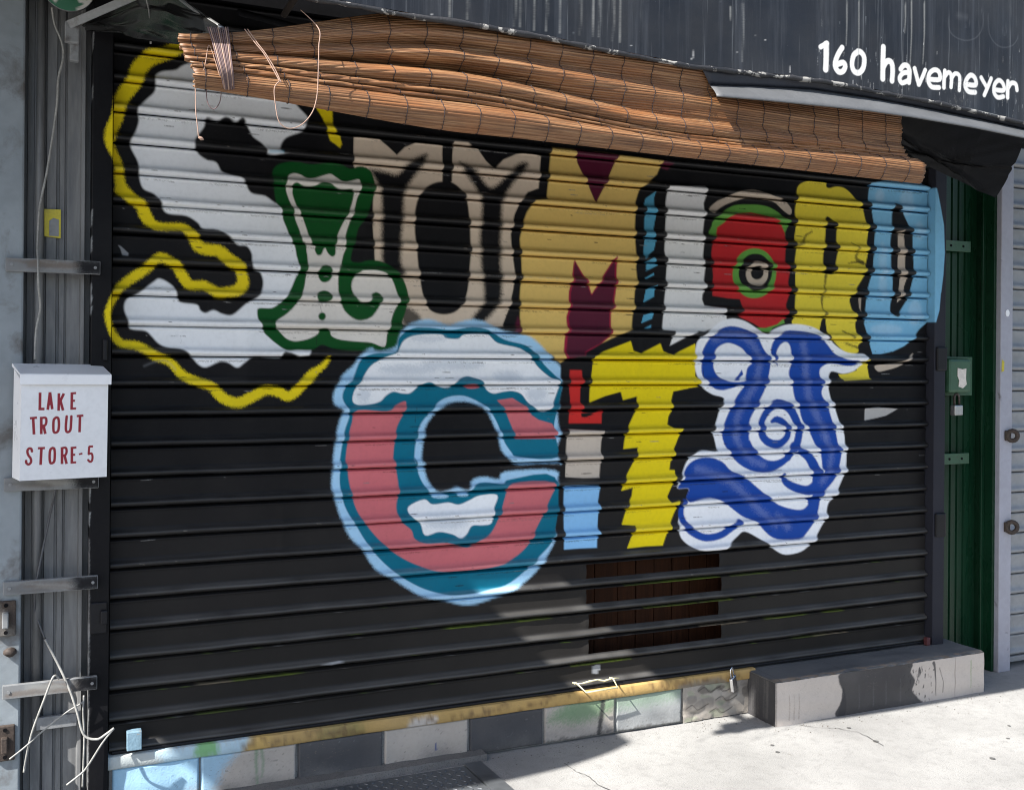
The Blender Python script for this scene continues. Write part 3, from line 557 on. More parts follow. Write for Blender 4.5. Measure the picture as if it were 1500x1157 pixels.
('p','cwhite',3,1,1,0,[810,1338,818,1378,844,1415,877,1464,929,1495,975,1515,1002,1558,1055,1578,1144,1581,1164,1568,1212,1566,1233,1581,1275,1586,1332,1584,1375,1552,1469,1532,1512,1499,1549,1458,1601,1420,1637,1403,1623,1349,1600,1302,1570,1288,1540,1296,1504,1323,1475,1357,1438,1369,1402,1367,1359,1360,1330,1375,1309,1407,1274,1421,1246,1425,1211,1413,1183,1386,1149,1384,1122,1395,1094,1405,1061,1392,1027,1364,994,1363,961,1369,934,1355,914,1335,882,1325,830,1322],None),
('p','greyblue',14,1,0.4,1,[1122,1449,1117,1444,1101,1439,1077,1435,1047,1433,1014,1433,981,1434,952,1437,929,1441,914,1446,909,1452,914,1457,929,1462,952,1465,982,1468,1014,1468,1047,1467,1077,1464,1101,1460,1117,1455],None),
('p','greyblue',14,1,0.4,1,[1317,1467,1310,1461,1292,1455,1264,1451,1229,1449,1191,1448,1152,1450,1118,1453,1091,1457,1074,1463,1068,1469,1074,1475,1091,1480,1118,1484,1153,1487,1191,1487,1229,1486,1265,1483,1293,1479,1311,1473],None),
('p','greyblue',14,1,0.4,1,[1475,1425,1472,1419,1464,1414,1451,1410,1435,1407,1417,1406,1399,1407,1383,1411,1370,1415,1362,1421,1359,1427,1362,1433,1370,1438,1383,1443,1399,1445,1417,1446,1435,1445,1451,1442,1464,1437,1472,1432],None),
('p','greyblue',14,1,0.4,1,[1586,1357,1583,1348,1577,1341,1567,1335,1555,1332,1541,1331,1527,1332,1515,1336,1505,1342,1499,1350,1497,1358,1499,1367,1505,1374,1515,1380,1527,1383,1541,1384,1555,1383,1567,1379,1577,1373,1584,1365],None),
('p','greyblue',14,1,0.4,1,[876,1358,874,1350,871,1343,865,1338,858,1335,850,1334,842,1335,835,1339,829,1344,826,1351,824,1359,826,1367,829,1374,835,1379,842,1382,850,1383,858,1382,865,1378,871,1373,875,1366],None),
('p','greyblue',14,1,0.4,1,[1164,1565,1161,1561,1151,1558,1136,1556,1117,1554,1096,1553,1075,1554,1056,1555,1041,1558,1032,1561,1028,1565,1032,1568,1041,1572,1056,1574,1075,1576,1096,1576,1117,1576,1136,1574,1151,1572,1161,1569],None),
('p','salmon',3,1,1,0,[825,1303,934,1297,967,1318,1010,1333,1001,1292,979,1248,969,1204,962,1116,965,1123,978,1065,985,1008,977,945,996,893,1036,858,1049,825,1090,809,1171,805,1255,782,1304,806,1354,828,1391,898,1413,969,1437,1015,1614,1012,1597,938,1544,834,1499,764,1425,717,1325,698,1226,697,1130,705,1029,744,943,802,878,870,827,948,803,1031,790,1106,786,1124,794,1198,808,1260],None),
('p','cwhite',3,1,1,0,[1025,948,1084,971,1118,951,1180,955,1221,945,1263,959,1306,976,1378,974,1364,920,1356,867,1319,860,1276,860,1255,829,1227,817,1199,832,1144,845,1090,835,1070,881,1030,915],None),
('p','greyblue',14,1,0.4,1,[1262,874,1258,866,1245,860,1225,856,1200,854,1172,855,1144,858,1120,863,1100,870,1088,878,1083,887,1088,894,1100,901,1120,905,1145,907,1172,906,1200,903,1225,898,1245,891,1258,882],None),
('p','clight',4,1,1,0,[1180,978,1178,976,1173,974,1166,972,1156,972,1145,972,1135,973,1125,975,1118,977,1113,980,1111,982,1113,985,1118,987,1125,988,1135,989,1146,989,1156,988,1166,986,1173,984,1178,981],None),
('p','clight',4,1,1,0,[1258,980,1257,978,1253,976,1248,975,1242,975,1235,975,1228,976,1222,977,1217,979,1214,981,1213,983,1214,985,1217,986,1222,987,1228,988,1235,988,1242,987,1249,986,1253,984,1257,982],None),
('p','salmon',3,0,1,0,[1375,1334,1438,1342,1489,1312,1518,1276,1548,1257,1607,1241,1627,1207,1623,1182,1451,1185,1437,1233,1408,1294],None),
('p','salmon',3,1,1,0,[1302,1387,1300,1384,1296,1382,1289,1380,1280,1379,1270,1378,1260,1379,1252,1380,1245,1383,1240,1385,1239,1388,1240,1391,1245,1393,1252,1395,1261,1396,1270,1397,1280,1396,1289,1395,1296,1392,1300,1390],None),
('p','black',4,0,1,0,[1742,1506,1824,1556,1961,1616,2031,1621,2167,1615,2147,1551,2284,1617,2318,1614,2279,1570,2274,1475,1782,1479,1783,1393,1642,1395,1645,1480,1671,1494],None),
('p','tred',3,0,1,0,[1685,1451,1737,1450,1742,1403,1730,1380,1730,1322,1741,1304,1740,1283,1781,1278,1838,1294,1827,1279,1827,1238,1681,1241,1682,1292,1687,1336,1681,1381],None),
('p','black',2,0,1,0,[1735,1280,1770,1281,1792,1274,1752,1263,1737,1265],None),
('p','ibeige',3,0,1,0,[1680,1218,1833,1210,1831,1188,1826,1165,1824,1115,1833,1092,1823,1078,1820,1022,1748,1023,1669,1030,1670,1104,1673,1184],None),
('p','iblue',3,0,1,0,[1663,997,1825,993,1815,925,1825,896,1816,880,1813,816,1826,797,1812,780,1812,744,1740,746,1666,746,1665,805,1662,894],None),
('p','tyellow',3,0,1,0,[1789,1504,1834,1524,1961,1568,1974,1528,2008,1518,2103,1560,2117,1528,2160,1513,2271,1562,2278,1499,2271,1428,2300,1404,2282,1384,2165,1364,2153,1317,2160,1293,2142,1261,2137,1228,2163,1212,2206,1210,2199,1193,2179,1147,2168,1124,2169,1101,2151,1073,2147,1041,2174,1039,2176,1011,2161,979,2138,933,2149,908,2192,915,2185,888,2171,861,2154,820,2155,796,2137,779,2120,732,2039,734,1952,731,1975,786,1987,822,1925,828,1944,890,1971,943,1975,976,1922,966,1929,992,1951,1036,1988,1099,1998,1137,1929,1132,1936,1175,1930,1134,1936,1189,1958,1234,1990,1297,1992,1345,1927,1330,1916,1364,1843,1347,1772,1322,1773,1380,1782,1434],None),
('p','ywhite',4,1,1,0,[2274,1544,2290,1581,2348,1624,2400,1659,2459,1673,2524,1663,2591,1631,2631,1610,2678,1632,2740,1652,2823,1656,2908,1639,2964,1605,3014,1566,3072,1537,3124,1529,3183,1526,3190,1503,3153,1474,3115,1451,3057,1441,2993,1450,2977,1407,2979,1373,2998,1316,3019,1276,3047,1213,3069,1166,3075,1115,3081,1080,3078,1011,3045,939,3015,895,2980,863,2967,801,2942,764,2906,710,2884,692,2828,660,2744,653,2690,675,2649,702,2609,727,2529,765,2489,746,2437,707,2404,693,2289,705,2220,745,2195,789,2191,816,2209,878,2234,924,2241,961,2186,966,2210,1021,2229,1067,2261,1103,2305,1117,2377,1112,2370,1163,2360,1185,2367,1206,2383,1248,2397,1296,2418,1334,2358,1351,2308,1379,2292,1405,2270,1464],None),
('p','blue',4,1,1,0.3,[2301,1480,2306,1528,2348,1592,2406,1630,2465,1640,2537,1625,2590,1593,2623,1544,2657,1494,2649,1422,2622,1357,2588,1303,2554,1244,2548,1200,2549,1157,2554,1151,2586,1100,2639,1067,2693,1062,2742,1080,2787,1106,2766,1065,2721,1034,2666,1016,2592,1015,2525,1037,2473,1072,2440,1112,2415,1156,2406,1204,2419,1226,2452,1295,2488,1348,2518,1391,2449,1375,2404,1368,2365,1377,2327,1405,2305,1437],None),
('p','ywhite',4,1,1,0,[2362,1498,2378,1541,2419,1564,2458,1564,2510,1544,2543,1508,2557,1485,2536,1462,2519,1413,2450,1405,2398,1419,2366,1455],None),
('p','blue',3,0,1,0,[2509,1457,2516,1435,2482,1411,2456,1409,2489,1430],None),
('p','blue',4,1,1,0.3,[2663,1549,2685,1593,2733,1624,2795,1628,2879,1619,2936,1594,2971,1566,3014,1526,3072,1503,3149,1497,3123,1479,3072,1476,2985,1488,2934,1464,2931,1430,2950,1396,2941,1351,2969,1306,2997,1243,3019,1185,3039,1116,3053,1098,3047,1041,3023,980,2976,931,2947,910,2929,877,2879,886,2883,919,2915,935,2944,1012,2932,1086,2903,1127,2868,1187,2833,1236,2813,1287,2792,1332,2776,1388,2759,1443,2771,1488,2768,1549,2748,1574,2719,1568,2695,1538,2689,1499,2699,1471,2667,1510],None),
('p','blue',4,1,1,0.3,[2226,1041,2254,1070,2299,1085,2356,1084,2414,1063,2459,1024,2531,993,2584,957,2638,917,2692,879,2760,854,2830,844,2865,864,2860,892,2886,894,2930,889,2923,827,2899,783,2864,741,2828,717,2731,717,2670,732,2623,768,2583,804,2517,830,2471,860,2425,890,2361,916,2297,915,2240,907,2231,924,2242,961,2189,964,2210,1000],None),
('s','blue',4,1,1,0.3,[2218,909,2207,878,2210,841,2239,797,2289,764,2340,750,2405,758,2450,782,2493,806],[21.6,24.7,27.8,31.0,31.2,31.4,31.7,35.1,32.1]),
('s','blue',4,1,1,0.3,[2668,1232,2695,1240,2736,1222,2750,1194,2751,1166,2722,1139,2680,1133,2640,1148,2615,1176,2610,1215,2624,1253,2655,1290,2696,1309,2751,1294,2785,1259,2811,1209,2813,1169,2801,1125,2787,1120,2755,1077],[16.5,29.8,29.9,30.0,33.3,33.2,36.3,36.1,36.0,32.7,32.8,36.2,39.7,40.0,40.2,40.3,40.4,40.3,40.2,40.0]),
('s','blue',4,1,1,0.3,[2724,998,2741,969,2789,944,2858,926,2905,944,2916,980,2898,1031,2863,1075,2811,1102],[19.9,30.0,36.9,40.6,47.7,54.6,51.1,40.6,26.9]),
('s','bluemist',14,1,0.42,1.3,[2367,1581,2445,1608,2524,1593,2590,1527,2596,1456,2568,1380,2521,1310,2487,1246,2480,1175],[29.5,29.9,30.2,30.5,30.5,30.4,30.2,30.0,30.0]),
('s','bluemist',14,1,0.42,1.3,[2480,1180,2506,1120,2559,1069,2625,1044],[24.7,24.8,25.0,25.2]),
('s','bluemist',14,1,0.42,1.3,[2837,1566,2850,1476,2856,1398,2876,1319,2918,1245,2960,1159],[33.4,33.5,33.5,33.6,33.8,34.0]),
('s','bluemist',14,1,0.42,1.3,[2967,1152,2995,1083,2980,1010,2944,961],[26.5,26.6,26.5,26.4]),
('s','bluemist',14,1,0.42,1.3,[2285,1038,2362,1018,2459,976,2531,918,2597,859,2691,787],[30.9,31.2,31.7,32.0,32.3,32.7]),
('s','bluemist',14,1,0.42,1.3,[2705,819,2759,771],[29.1,29.4]),
('p','paper',2,0,1,0,[3187,1283,3276,1288,3382,1279,3316,1249,3255,1238,3187,1228],None),
('p','grey',2,0,1,0,[1796,268,1810,276,1830,274,1832,256,1818,239,1793,243],None),
('p','grey',2,0,1,0,[704,405,759,413,784,405,734,397],None),
('p','grey',2,0,1,0,[16,1854,25,1851,50,1828,47,1819,30,1821,24,1842],None)]
SHW = 3.5538; SILL = .19; PITCH = .1
SHUT = thing('roller_shutter', (SHW / 2, 0, SILL), 'closed black roller shutter covered in colourful spray painted lettering', 'shutter')
PROF = [(0.001, -14), (-.0026, -6), (-.0040, 0), (-.0056, 3.6), (-.0078, 4.6), (-.0098, 3.6), (-.0122, 1.4), (-.0155, .9)]
PROF += [(-.0155 - .0455 * k / 12, .9 - 1.3 * math.sin(math.pi * .5 * k / 12)) for k in range(1, 13)]
PROF += [(-.0645, .4), (-.0675, 1.9), (-.0702, 4.2), (-.0726, 7.2), (-.0746, 10.6), (-.0763, 13.8), (-.078, 16.2), (-.080, 17.7), (-.083, 18.4), (-.0865, 18.0), (-.0898, 16.2), (-.0922, 12.8), (-.0942, 8), (-.0956, 1), (-.0965, -7), (-.0972, -14)]
PZ = np.array([p[0] for p in PROF]); PO = np.array([p[1] for p in PROF]) / 1000
NS = 25; NR = len(PROF); NF = 4
tt = np.linspace(0, 1, 850); XS = SHW * (tt * .0 + (np.cumsum(np.linspace(2.5, 5.6, 850)) - 2.5) / (np.cumsum(np.linspace(2.5, 5.6, 850))[-1] - 2.5))
zrow = np.concatenate([SILL + (k + 1) * PITCH + PZ for k in range(NF, NS)])
LIPS = np.interp(-PZ, [.064, .070, .090, .094], [0, 1, 1, 0])     # rolled edge: glossier paint
LIP = np.interp(-PZ, [.066, .072, .082, .086], [0, 1, 1, 0])
def lipdust(c, lev=.07):
    # street dust lies on the rolled lip of every slat
    nz = np.stack([np.interp(np.linspace(0, 1, c.shape[2]), np.linspace(0, 1, 46), RNG.uniform(.45, 1.3, 46)) for _ in range(c.shape[0])])[:, None, :, None]
    k = (LIP[None, :, None, None] * lev * nz).astype(np.float32)
    return c * (1 - k) + np.array((.55, .54, .52), np.float32) * k
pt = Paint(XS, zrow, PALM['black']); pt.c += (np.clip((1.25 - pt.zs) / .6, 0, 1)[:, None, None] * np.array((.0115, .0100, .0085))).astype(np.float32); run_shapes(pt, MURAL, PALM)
# chips and dents picked out in small marks along the slats
for k in range(420):
    x = random.uniform(.02, SHW - .02); s = random.randrange(NF, NS); z = SILL + (s + 1) * PITCH - random.choice([.010, .014, .03, .05, .07])
    if z < 1.0 and random.random() < .6: continue
    L = random.uniform(.004, .05); pt.stroke([(x, z), (x + L * .5, z + random.uniform(-.002, .002)), (x + L, z + random.uniform(-.002, .002))], [.0008, random.uniform(.0012, .003), .0006], random.choice([(.012, .012, .014)] * 3 + [(.2, .2, .2)]), .0012, True, .85, .8)
for k in range(70):
    x = random.uniform(.02, SHW - .3); s = random.randrange(NF, NS); z = SILL + (s + 1) * PITCH - random.choice([.0075, .012, .02, .084]); L = random.uniform(.05, .3)
    pt.stroke([(x, z), (x + L * .5, z + random.uniform(-.001, .001)), (x + L, z)], [.0006, random.uniform(.001, .0022), .0006], random.choice([(.25, .25, .25), (.012, .012, .014), (.012, .012, .014), (.10, .09, .08)]), .002, True, .5, 1.6)
for s in range(NF, NS):      # broken line of dirt under each bead, chips along each rolled lip
    z = SILL + (s + 1) * PITCH
    for q in range(22):
        x = random.uniform(0, SHW); L = random.uniform(.02, .22); pt.stroke([(x, z - .0125), (x + L, z - .0125 + random.uniform(-.0008, .0008))], .0016, (.015, .015, .016), .0022, False, random.uniform(.15, .5), 2.6)
    for q in range(16):
        x = random.uniform(0, SHW); L = random.uniform(.003, .018); pt.stroke([(x, z - .084), (x + L, z - .084 + random.uniform(-.003, .003))], random.uniform(.001, .0026), random.choice([(.012, .012, .013)] * 2 + [(.16, .14, .12)]), .001, False, .8, .9)
for k in range(20):      # runs of paint
    x = random.uniform(.2, SHW - .2); z = random.uniform(1.0, 2.2); L = random.uniform(.02, .06)
    pt.stroke([(x, z), (x + .001, z - L * .6), (x, z - L)], [.0012, .0016, .0022], (.012, .012, .014), .001, True, .5, .4)
PCOL = pt.rows().reshape(NS - NF, NR, len(XS), 3); PCOL[:2] = lipdust(PCOL[:2], .08); PCOL[2:6] = lipdust(PCOL[2:6], .03); PCOL[6:] = lipdust(PCOL[6:], .02)
XL = np.unique(np.concatenate([np.linspace(0, SHW, 150), np.linspace(1.70, 2.46, 60)]))
zl = np.concatenate([SILL + (k + 1) * PITCH + PZ for k in range(0, NF)])
pl = Paint(XL, zl, (.020, .0185, .0175)); run_shapes(pl, [m for m in MURAL if min(m[6][1::2]) < 720], PALM)
for k in range(90):
    x = random.uniform(.02, SHW - .02); s = random.randrange(0, NF); z = SILL + (s + 1) * PITCH - random.choice([.006, .0075, .089]); L = random.uniform(.004, .04)
    pl.stroke([(x, z), (x + L, z)], .0022, random.choice([(.16, .16, .16), (.10, .09, .08), (.10, .16, .02)]), .0015, False, .6, .8)
for s in range(0, NF):     # old paint showing on the lower lips
    for k in range(5):
        x = random.uniform(.2, 3.0) if s < 3 else random.uniform(1.6, 2.5); z = SILL + (s + 1) * PITCH - .0065
        pl.stroke([(x, z), (x + random.uniform(.1, .3), z)], .004, random.choice([(.16, .22, .02), (.30, .24, .16), (.10, .14, .02)]), .004, False, .55, .9)
LCOL = lipdust(pl.rows().reshape(NF, NR, len(XL), 3), .085)
DENTS = [(random.uniform(.05, SHW - .05), random.uniform(.2, 2.6), random.uniform(.015, .10), random.choice([-1, 1, -1]) * random.uniform(.0015, .0045)) for _ in range(70)]
def dent(x, z):
    d = .0018 * np.sin(x * 2.1 + z * 3) + .0009 * np.sin(x * 7 + z * 11)
    for dx, dz, w, h in DENTS:
        if abs(dz - z + .05) < .06: d = d + h * np.exp(-((x - dx) / w) ** 2)
    return d
for k in range(NS):
    xs = XS if k >= NF else XL; col = PCOL[k - NF] if k >= NF else LCOL[k]
    zt = SILL + (k + 1) * PITCH
    j1, j2, j3 = random.uniform(-.0012, .0012), random.uniform(0, 6), random.uniform(.0006, .0016)
    Z = np.repeat((zt + PZ)[:, None], len(xs), 1) + (j3 * np.sin(xs * 1.7 + j2) * .8 + j1 * .7)[None] + (PO > .006)[:, None] * (.0007 * np.sin(xs * 5.3 + j2 * 2) + .0005 * np.sin(xs * 17 + j2))[None]
    Y = -np.repeat(PO[:, None], len(xs), 1) - dent(xs, zt)[None] - .0006 * np.sin(xs * 23 + j2)[None]
    X = np.repeat(xs[None], NR, 0); P = np.stack([X, Y, Z], -1); keep = None
    if 1 <= k <= 4:
        a = 1.762 + [0, .018, .010, .006, .0][k] ; b = 2.398 + [0, .012, .004, .014, .0][k]
        rowmid = (PZ[:-1] + PZ[1:]) / 2; cm = (xs[:-1] + xs[1:]) / 2
        rows = (rowmid < -.008) & (rowmid > -.066)
        keep = ~(rows[:, None] & ((cm > a) & (cm < b))[None])
        f = np.exp(-((xs - a) / .02) ** 2) + np.exp(-((xs - b) / .015) ** 2)
        P[:, :, 1] -= (np.sin(np.clip((-PZ - .008) / .066, 0, 1) * math.pi)[:, None] * f[None]) * .006
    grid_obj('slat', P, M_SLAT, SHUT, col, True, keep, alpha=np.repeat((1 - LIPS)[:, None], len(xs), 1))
# bottom bar
xs = np.linspace(.004, SHW - .004, 160); prof = [(.004, .190), (-.0165, .1895), (-.0185, .1875), (-.0185, .1815 + .0115), (-.0165, .1955)]
box('bottom_bar', .006, SHW - .006, -.024, .012, .1912, .2015, M_BLACK, SHUT, .003)
tab = box('lock_tab', .052, .098, -.056, -.020, .208, .268, simple('flaking pale blue paint', (.17, .27, .34), .55, var=.3, dirt=(.3, .2, .1), dirt_scale=30, dirt_lo=.6, dirt_hi=.66, bstr=.6), SHUT, .002)
hb = tube('handle', [(1.695,-0.025,0.227),(1.705,-0.04,0.228),(1.723,-0.085,0.203),(1.863,-0.085,0.206),(1.868,-0.04,0.228),(1.861,-0.025,0.227)], .0032, M_PALEY, SHUT, 8)
tube('handle_wire', [(1.699,-0.03,0.223),(1.735,-0.03,0.221),(1.765,-0.03,0.225),(1.802,-0.03,0.228),(1.833,-0.03,0.219),(1.87,-0.03,0.225),(1.902,-0.03,0.223)], [.002, .003, .0045, .003, .0045, .003, .002], M_PALEY, SHUT, 6)
# guide rails (painted over)
for nm, gx0, gx1, yf in (('guide_rail', -.0685, -.002, -.052), ('guide_rail', 3.5565, 3.632, -.045)):
    xs = np.linspace(gx0, gx1, 26); zs = np.linspace(.0 if gx0 < 1 else .186, 2.70, 700)
    pt = Paint(xs, zs, (.007, .007, .0085) if gx0 < 1 else (.024, .025, .034))
    off = .018 if gx0 < 1 else -.018
    run_shapes(pt, [(m[0], m[1], m[2], m[3], m[4], m[5], [v + (off * 1000 * 0 if i % 2 == 0 else 0) for i, v in enumerate(m[6])], m[7]) for m in MURAL if m[1] in ('yellow', 'dblue')], PALM)
    if gx0 < 1:
        for k in range(26):
            z = random.uniform(.1, 2.5); pt.stroke([(gx0, z), (gx0 + random.uniform(.0, .004), z + random.uniform(.01, .06))], .006, (.30, .31, .32), .003, False, .8, .9)
        pt.stroke([(gx0, .1), (gx0 + .002, .5), (gx0, .9)], .006, (.28, .28, .28), .004, True, .7, .9)
    Z, X = np.meshgrid(zs, xs, indexing='ij')
    u = (X - gx0) / (gx1 - gx0); Y = yf + np.where((u < .02) | (u > .98), .035, 0) + np.where((u < .06) | (u > .94), .002, 0)
    Yb = Y.copy(); Yb[:, 0] = .05; Yb[:, -1] = .05
    grid_obj(nm, np.stack([X, Yb, Z], -1), M_SLAT, SHUT, pt.rows(), False, label='black left guide rail with drips of yellow spray paint' if gx0 < 1 else 'dark right guide rail carrying the edge of the blue letter')
box('rail_foot', 3.524, 3.545, -.048, -.026, .186, .222, simple('red primer', (.09, .025, .028), .6, var=.4), SHUT, .002)
for z in (.76, .655, .62): pass
box('lock_plate', -.062, -.012, -.060, -.050, .60, .70, M_BLACK, SHUT, .003); box('bolt_housing', -.032, -.010, -.072, -.060, .63, .675, M_BLACK, SHUT, .004)
box('bolt_housing', -.030, -.016, -.068, -.051, 1.475, 1.545, M_BLACK, SHUT, .004)
for z in (1.505, .735): box('lock_plate', 3.566, 3.628, -.058, -.0455, z - .05, z + .06, M_BLACK, SHUT, .006)
# boards seen through the hole
BRD = thing('board_screen', (2.1, .12, .0), 'dark brown vertical boards behind the torn hole in the shutter', 'boards')
bx = 1.50
while bx < 2.75:
    w = random.choice([.088, .098, .112, .09]); box('plank', bx, bx + w - .004, .150 + random.uniform(0, .006), .175, .19, .95, M_WOOD, BRD, .002); bx += w

# ------------------------------------------------------------------ step
STEP = thing('door_step', (3.1, -.08, 0), 'painted concrete step with black patch and drips below the shutter', 'step')
sx0, sx1, sy0, sy1, sh = 2.530, 3.702, -.212, .085, .184
bm = bmesh.new(); bm_box(bm, sx0 + .004, sx1 - .004, sy0 + .004, sy1, .0, sh - .004, .004); bmobj('core', bm, M_CONC2, STEP)
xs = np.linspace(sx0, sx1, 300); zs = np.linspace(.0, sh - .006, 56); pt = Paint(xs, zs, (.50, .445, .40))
def lx(px, y): return sx0 + (px - 438) / (1330 - 438) * (sx1 - sx0) * (1 + .10 * (1 - (px - 438) / 892))
blk = (.030, .029, .032)
pt.poly([(2.875, -.01), (2.865, .05), (2.885, .09), (2.878, .19), (3.24, .19), (3.26, .14), (3.285, .10), (3.27, .06), (3.305, .02), (3.30, -.01)], blk, .004, True, .95, .6)
pt.poly([(2.855, -.01), (2.87, .05), (2.885, .12), (2.90, .05), (2.89, -.01)], blk, .003, True, .9, .5)
for k in range(46):
    a = random.gauss(3.30, .05); z = random.uniform(.0, .17); pt.stroke([(a, z), (a + random.uniform(-.004, .004), z - random.uniform(.002, .016))], random.uniform(.002, .007), blk, .0015, False, .9, .4)
pt.stroke([(3.395, .165), (3.405, .13), (3.41, .02)], [.016, .009, .003], blk, .002, True, .9); pt.stroke([(3.43, .14), (3.45, .08), (3.45, .03)], [.004, .003, .004], blk, .002, True, .8)
for x in (2.60, 2.625, 2.65, 2.97, 3.05, 3.12, 3.2): pt.stroke([(x, .12), (x + .002, .06), (x, .02)], [.002, .004, .006], (.22, .18, .15) if x < 2.8 else (.10, .10, .10), .004, True, .6, .8)
pt.stroke([(3.52, .18), (3.521, .09), (3.52, .0)], .003, (.13, .11, .1), .001, False, .9); pt.stroke([(3.62, .15), (3.622, .08), (3.62, .03)], [.006, .004, .003], (.10, .24, .06), .003, True, .6, .6)
pt.stroke([(2.534, 0), (2.534, .19)], .008, (.2, .17, .15), .004, False, .8, .7)
Z, X = np.meshgrid(zs, xs, indexing='ij'); Y = sy0 + .0014 * np.sin(X * 21) + .001 * np.sin(Z * 70 + X * 9)
grid_obj('front_face', np.stack([X, Y, Z], -1), M_STONE, STEP, pt.rows(), True)
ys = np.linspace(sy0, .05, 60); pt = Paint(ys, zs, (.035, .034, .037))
for k in range(12):
    y = random.uniform(sy0, .05); pt.stroke([(y, .17), (y + .003, .02)], .004, (.11, .105, .1), .006, False, .5, .8)
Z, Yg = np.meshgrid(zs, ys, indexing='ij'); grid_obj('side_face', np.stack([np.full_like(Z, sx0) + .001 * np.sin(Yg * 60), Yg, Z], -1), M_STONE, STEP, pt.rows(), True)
xs = np.linspace(sx0, sx1, 220); ys = np.linspace(sy0, sy1 - .005, 60); Yg, X = np.meshgrid(ys, xs, indexing='ij'); pt = Paint(xs, ys, (.115, .12, .125))
rg = lambda: random.uniform(-.012, .012)
edge = [(x, sy0 + .018 + abs(rg()) * 1.4) for x in np.linspace(sx0, sx1, 50)]
pt.poly([(sx0 - .02, sy0 - .02)] + edge + [(sx1 + .02, sy0 - .02)], (.25, .19, .14), .005, False, .9, .7)
for k in range(14):
    x = random.uniform(sx0 + .3, sx1 - .1); pt.poly([(x, sy0 + .01 + rg()), (x + .06, sy0 + .02 + rg()), (x + .12, sy0 + .015), (x + .05, sy0 - .01)], random.choice([(.10, .12, .14), (.3, .25, .2), (.16, .15, .14)]), .004, True, .8, .6)
for k in range(8):
    x, y = random.uniform(sx0, sx1), random.uniform(sy0 + .04, .05); pt.stroke([(x, y), (x + .08, y + rg()), (x + .2, y + rg())], random.uniform(.01, .05), random.choice([(.07, .075, .08), (.17, .17, .17)]), .02, True, .6, .8)
for x in (2.56, 2.9, 3.3): pt.stroke([(x, sy0), (x + .02, .05)], .004, (.06, .06, .06), .002, False, .7)
ch = np.zeros_like(X)
for k in range(30):
    cx = random.uniform(sx0 + .05, sx1); r = random.uniform(.012, .035); ch = np.maximum(ch, .007 * np.clip(1.2 - np.hypot((X - cx) / 1.7, Yg - sy0) / r, 0, 1))
grid_obj('top_face', np.stack([X, Yg, sh - ch + .0012 * np.sin(X * 17 + Yg * 23)], -1), M_STONE, STEP, pt.rows(), True)

# ------------------------------------------------------------------ padlocks
def padlock(name, c, w, h, d, mat, label, hang, matb, tilt=0):
    t = thing(name, c, label, 'padlock', 'padlocks on the shutter fittings')
    bm = bmesh.new(); bm_box(bm, -w / 2, w / 2, -d / 2, d / 2, -h, 0, min(w, d) * .22, 3)
    me = bmobj('body', bm, matb, t); me.location = (0, 0, 0)
    pts = [(-w * .3, 0, -.003)] + [(-w * .3 * math.cos(a), 0, hang * .6 + w * .3 * math.sin(a)) for a in np.linspace(0, math.pi, 9)] + [(w * .3, 0, -.003)]
    V_, F_ = tube_geo(pts, w * .085, 7); s_ = pyobj('shackle', V_, F_, mat, t, True); s_.location = (0, 0, 0)
    t.rotation_euler = tilt if isinstance(tilt, tuple) else (0, tilt, 0); return t
padlock('padlock', (2.432, -.055, .172), .040, .062, .016, M_CHROME, 'shiny chrome padlock hanging over the broken render beside the step', .050, M_CHROME, (0, -.30, .5))
padlock('padlock', (3.762, .012, 1.292), .068, .050, .030, M_RUST, 'round dark padlock hanging below the green lock box', .055, M_STEEL, (0, 0, .2))

# ------------------------------------------------------------------ right side: green panel, frame, neighbour's shutter
GP = thing('green_panel', (3.8, .1, 0), 'glossy dark green ribbed metal panel between the shutter and the grey frame', 'panel')
xs_p = []; xx = 3.60
pr = []
for k in range(9):
    x0 = 3.605 + k * .0435; pr += [(x0, .100), (x0 + .030, .100), (x0 + .034, .108), (x0 + .040, .108)]
V = [(x, y, z) for z in (.0, 2.62) for x, y in pr]; m = len(pr)
pyobj('ribbed_sheet', V, [(i, i + 1, m + i + 1, m + i) for i in range(m - 1)], M_GREEN, GP)
box('return_panel', 3.988, 4.004, -.002, .20, .0, 2.62, M_GREEN, GP, .002)
box('return_flange', 3.966, 3.9875, .046, .060, .0, 2.62, M_GREEN, GP, .003)
for z in (2.056, 1.03):
    s = box('strap', 3.650, 3.900, .060, .072, z - .026, z + .026, M_GREENLT, GP, .002)
    for x in (3.69, 3.77, 3.85):
        V_, F_ = tube_geo([(x, .0605, z), (x, .0575, z)], .006, 10); pyobj('bolt_hole', V_, F_, M_HEADER, s)
LB = thing('lock_box', (3.79, .04, 1.43), 'green iron lock box with a torn paper scrap on the panel', 'lock box')
box('back_plate', 3.668, 3.905, .050, .062, 1.335, 1.522, M_GREENLT, LB, .002)
box('cover', 3.688, 3.835, -.010, .0495, 1.350, 1.512, M_GREENLT, LB, .014)
prism('paper_scrap', [(3.742, 1.468), (3.772, 1.462), (3.797, 1.466), (3.795, 1.42), (3.800, 1.39), (3.776, 1.372), (3.748, 1.38), (3.752, 1.41), (3.741, 1.43)], -.0125, -.0106, M_PAPER, LB)
NB = thing('neighbour_shutter', (4.5, .03, 0), 'pale grey roller shutter of the next shop beside the lavender grey frame', 'shutter')
fr = box('side_frame', 4.0045, 4.085, -.028, .12, .0, 2.66, M_FRAME, NB, .004)
prism('sticker', [(4.047 + .013 * math.cos(a), 1.735 + .017 * math.sin(a)) for a in np.linspace(0, 2 * math.pi, 18)[:-1]], -.0300, -.0285, M_WHITE, fr)
prism('sticker', [(4.010, 1.45), (4.026, 1.455), (4.028, 1.50), (4.012, 1.51)], -.0298, -.0284, M_YSTICK, fr)
V = []; F = []
